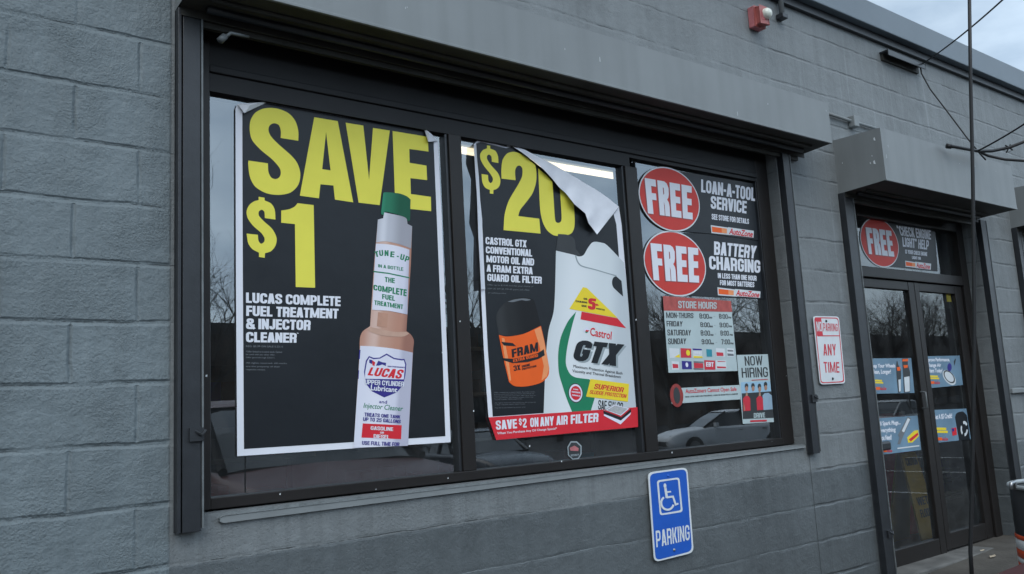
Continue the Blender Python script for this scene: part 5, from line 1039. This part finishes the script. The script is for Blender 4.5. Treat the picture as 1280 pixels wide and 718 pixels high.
# ================================================================== CARS (built once, copied)
def car(name, label, paint, loc, rz, sc=1.0, antenna=False, group=None):
    t = thing(name, label, 'car', loc, group, rz)
    W = .875*sc
    # half sections along the length: y, half width, sill z, shoulder z, deck z (centre)
    st = [(2.24, .55, .42, .52, .54), (2.18, .70, .32, .64, .66), (2.02, .80, .26, .72, .75), (1.75, .845, .22, .805, .835), (1.45, .86, .22, .845, .88), (1.05, .87, .20, .885, .92), (.80, .872, .20, .905, .945), (.2, .875, .20, .915, .95), (-.6, .875, .20, .92, .95), (-1.3, .87, .20, .93, .96), (-1.75, .86, .22, .935, .985), (-2.1, .82, .28, .92, .965), (-2.28, .74, .36, .86, .90), (-2.34, .60, .46, .70, .72)]
    g = G(); rows = []
    for y, hw, zs, zh, zd in st:
        prof = [(hw*.90, zs), (hw*.99, zs+.10), (hw, (zs+zh)/2+.02), (hw*.985, zh-.07), (hw*.955, zh), (hw*.88, zh+(zd-zh)*.35), (hw*.45, zd), (0, zd+.008)]
        pts = [(-x, z) for x, z in prof]+[(x, z) for x, z in reversed(prof[:-1])]
        rows.append(len(g.v)); g.v += [Vector((x*sc, y*sc, z*sc)) for x, z in pts]
    k = 15
    for a, b in zip(rows, rows[1:]):
        for j in range(k-1): g.f.append((a+j, a+j+1, b+j+1, b+j))
        g.f.append((a+k-1, a, b, b+k-1))
    g.f.append(tuple(rows[0]+j for j in range(k))); g.f.append(tuple(rows[-1]+j for j in reversed(range(k))))
    me = local(g, 'body', paint, t, True)
    # cabin: glass lower, roof on top
    cab = [(.95, .76, .935, .935), (.55, .74, .93, 1.19), (.15, .66, .93, 1.385), (-.35, .63, .93, 1.43), (-.9, .62, .93, 1.41), (-1.35, .64, .94, 1.27), (-1.85, .70, .97, .975)]
    g = G(); r0 = []
    for y, hw, zb, zt in cab:
        bw = .78; r0.append(len(g.v)); g.v += [Vector((x*sc, y*sc, z*sc)) for x, z in ((-bw, zb-.03), (-hw, zt-.02), (-hw*.8, zt), (hw*.8, zt), (hw, zt-.02), (bw, zb-.03))]
    for a, b in zip(r0, r0[1:]):
        for j in range(5): g.f.append((a+j, a+j+1, b+j+1, b+j))
    local(g, 'windows', M_GLOW, t, False)
    g = G(); r0 = []
    for y, hw, zb, zt in ((.18, .665, 0, 1.38), (.0, .655, 0, 1.41), (-.35, .645, 0, 1.442), (-.9, .635, 0, 1.422), (-1.3, .65, 0, 1.30)):
        r0.append(len(g.v)); g.v += [Vector((x*sc, y*sc, z*sc)) for x, z in ((-hw-.008, zt-.055), (-hw*.93, zt+.004), (-hw*.5, zt+.012), (hw*.5, zt+.012), (hw*.93, zt+.004), (hw+.008, zt-.055))]
    for a, b in zip(r0, r0[1:]):
        for j in range(5): g.f.append((a+j, a+j+1, b+j+1, b+j))
    rf = local(g, 'roof', paint, t, True)
    for s in (-1, 1):
        g = G()
        for (y0, z0, y1, z1, xo, xi) in ((.98, .925, .15, 1.39, .79, .672), (-.42, .92, -.40, 1.43, .79, .645), (-1.88, .97, -1.28, 1.30, .78, .66)):
            g.tube([Vector((s*xo, y0, z0))*sc, Vector((s*xi, y1, z1))*sc], .035*sc, 6)
        local(g, 'roof_pillar', M_TYRE, t, False)
        for yy in (1.40, -1.42):
            g = G(); g.lathe([(.19, -.10), (.30, -.10), (.325, -.07), (.325, .07), (.30, .10), (.19, .10)], Vector((s*.80, yy, .325))*sc, 24, 'x'); wh = local(g, 'wheel', M_TYRE, t, True)
            g = G(); g.lathe([(0, s*.075), (.06, s*.085), (.17, s*.06), (.205, s*.095), (.205, 0)], Vector((s*.80, yy, .325))*sc, 24, 'x'); local(g, 'rim', M_RIM, wh, True)
        g = G(); g.plate([Vector((s*x_, y_, z_))*sc for x_, y_, z_ in ((.40, 2.225, .55), (.70, 2.10, .57), (.80, 1.90, .70), (.60, 2.12, .69))], Vector((0, .02, .012))*sc); local(g, 'headlight', M_LAMP, t, False)
        g = G(); g.plate([Vector((s*x_, y_, z_))*sc for x_, y_, z_ in ((.45, -2.33, .68), (.78, -2.20, .70), (.80, -2.14, .84), (.48, -2.29, .82))], Vector((0, -.02, .005))*sc); local(g, 'taillight', M_TAIL, t, False)
        g = G(); g.plate([Vector((s*.80, .55, .93))*sc, Vector((s*.98, .53, .94))*sc, Vector((s*.99, .55, 1.06))*sc, Vector((s*.86, .57, 1.06))*sc], Vector((0, .10, 0))*sc); local(g, 'side_mirror', paint, t, False)
        for y0, y1 in ((.62, -.40), (-.44, -1.25)):
            g = G(); g.box(s*.868*sc if s > 0 else -.884*sc, .884*sc if s > 0 else -.868*sc, y1*sc, y0*sc, .32*sc, .86*sc)
            dr = local(g, 'door', paint, t, False); g = G(); g.box(s*.888*sc-.008, s*.888*sc+.008, (y1+.06)*sc, (y1+.22)*sc, .77*sc, .80*sc); local(g, 'handle', M_RIM, dr, False)
    g = G(); g.box(-.45*sc, .45*sc, 2.21*sc, 2.255*sc, .36*sc, .50*sc); local(g, 'grille', M_TYRE, t, False)
    if antenna:
        pass
    return t
def local(g, name, mt, parent, smooth):
    me = bpy.data.meshes.new(name); me.from_pydata([tuple(p) for p in g.v], [], g.f); me.materials.append(mt)
    bm = bmesh.new(); bm.from_mesh(me); bmesh.ops.recalc_face_normals(bm, faces=bm.faces); bm.to_mesh(me); bm.free()
    if smooth:
        for p in me.polygons: p.use_smooth = True
    o = bpy.data.objects.new(name, me); COL.objects.link(o); o.parent = parent; return o
M_REDCAR = mat('red_car_paint', (.085, .018, .017), .4, .4, .04)
M_SILVER = mat('silver_car_paint', (.78, .80, .82), .3, .6, .03, 3)
M_DKCAR = mat('dark_car_paint', (.03, .035, .045), .25, .5, .03)
M_WHCAR = mat('white_car_paint', (.6, .6, .6), .3, .5, .03)
RX = 1.24                                       # left flank of the red car
rc = car('parked_car', 'red car parked nose-in beside the camera, only its wing edge and antenna in view', M_REDCAR, (RX+.92, -4.015, -.10), 0, 1.05)
v = FV*FPX + RV*(1213-640) - UV*(716-359); s_ = 2.10/math.hypot(v.x, v.y); ab = Vector((CX+v.x*s_, -DIST+v.y*s_, EYE+v.z*s_-.04))
def apx(px, py): v = FV*FPX + RV*(px-640) - UV*(py-359); k = 2.10/math.hypot(v.x, v.y); return Vector((CX+v.x*k, -DIST+v.y*k, EYE+v.z*k))-Vector(rc.location)
g = G(); g.tube([ab-Vector(rc.location), apx(1213, 690), apx(1216, 560), apx(1218, 400), apx(1216, 220), apx(1213, 90), apx(1211, -60)], .0045, 8, .0040); ant = local(g, 'antenna', M_CABLE, rc, True)
g = G(); g.lathe([(.012, -.03), (.012, -.012), (.007, .0), (.005, .02)], ab-Vector(rc.location), 12); local(g, 'antenna_base', M_TYRE, ant, True)
sv = car('parked_car', 'silver car across the lot, seen as a reflection in the right pane', M_SILVER, (22.6, -15.9, -.63), R(116), group='cars parked across the lot')
def lot_copy(src, loc, rz, label, paint=None):
    r = src.copy(); COL.objects.link(r); r.location = loc; r.rotation_euler[2] = rz; r['label'] = label; r['group'] = 'cars parked across the lot'
    for chd in src.children:
        c = chd.copy(); COL.objects.link(c); c.parent = r
        if paint and c.name.split('.')[0] in ('body', 'roof', 'roof_pillar', 'side_mirror', 'door'):
            c.data = c.data.copy(); c.data.materials[0] = paint
        for gd in chd.children: d = gd.copy(); COL.objects.link(d); d.parent = c
    return r
for x, y, rz, pt, lb_ in ((2.0, -13.2, 8, M_DKCAR, 'dark car across the lot mirrored low in the left pane'), (6.4, -13.0, 176, M_WHCAR, 'white car across the lot mirrored low in the middle pane'), (10.6, -13.3, 4, M_DKCAR, 'dark car across the lot between the white and silver cars'), (28.5, -13.2, 88, M_WHCAR, 'white car in the lot beyond the silver one, mirrored in the doors')):
    lot_copy(sv, (x, y, -.63), R(rz), lb_, pt)

# ================================================================== TREES AND FENCE BEHIND THE CAMERA (mirrored in the glass)
def tree_mesh(seed):
    rnd = random.Random(seed); tr, cr = G(), G()
    def grow(p, d, L, r, depth):
        pts = [p]; n = 3; q = p.copy(); dd = d.copy()
        for i in range(n):
            dd = (dd+Vector((rnd.gauss(0, .13), rnd.gauss(0, .13), rnd.gauss(.03, .08)))).normalized(); q = q+dd*L/n; pts.append(q.copy())
        (tr if depth < 2 else cr).tube(pts, r, 6 if depth < 2 else 3, r*.62, False)
        if depth == 7: return
        for i in range(3 if depth < 5 else 2):
            base = pts[-1] if i == 0 else pts[rnd.choice((1, 2, 3))]
            ax = Vector((rnd.gauss(0, 1), rnd.gauss(0, 1), rnd.gauss(0, .5))).normalized()
            nd_ = (dd+ax*rnd.uniform(.45, .95)+Vector((0, 0, .12))).normalized()
            grow(base, nd_, L*rnd.uniform(.62, .84), r*.60 if i == 0 else r*.5, depth+1)
    grow(Vector((0, 0, 0)), Vector((0, 0, 1)), 2.9, .19, 0)
    return tr, cr
protos = []
for k in range(3):
    tr, cr = tree_mesh(11+k*7)
    ms = []
    for gg, nm in ((tr, 'trunk'), (cr, 'crown')):
        me = bpy.data.meshes.new(nm); me.from_pydata([tuple(p) for p in gg.v], [], gg.f); me.materials.append(M_BARK); ms.append(me)
    protos.append(ms)
rnd = random.Random(3)
for i in range(58):
    x = -2+i*2.3+rnd.uniform(-1.2, 1.2) if i < 44 else 44+(i-44)*3.9+rnd.uniform(-1, 1); y = -31-rnd.uniform(0, 10)-min(x, 60)*.03; t = bpy.data.objects.new('bare_tree', None); COL.objects.link(t)
    t.location = (x, y, -.68); s_ = rnd.uniform(.95, 1.35); t.scale = (s_, s_, s_*rnd.uniform(.9, 1.1)); t.rotation_euler[2] = rnd.uniform(0, 6)
    t['label'] = 'bare leafless tree in the row across the lot, mirrored in the shop glass'; t['category'] = 'tree'; t['group'] = 'bare trees across the lot'
    for nm, me in zip(('trunk', 'crown'), protos[i % 3]): o = bpy.data.objects.new(nm, me); COL.objects.link(o); o.parent = t
lb = thing('low_building', 'low brown brick building along the far side of the lot, mirrored in the doors', 'building', (45, -44, -.7))
G().box(-20, 140, -52, -44, -.7, 6.3).build('wall', M_FENCE, lb)
G().box(-20.3, 140.3, -52.3, -43.7, 6.3, 6.9).build('roof', M_TRACK, lb)
for i in range(14):
    wn = G().box(-12+i*10.5, -8.5+i*10.5, -43.98, -43.9, .4, 2.2).build('window', M_FRAME, lb)
    G().box(-11.9+i*10.5, -8.6+i*10.5, -43.895, -43.88, .5, 2.1).build('pane', M_GLOW, wn)
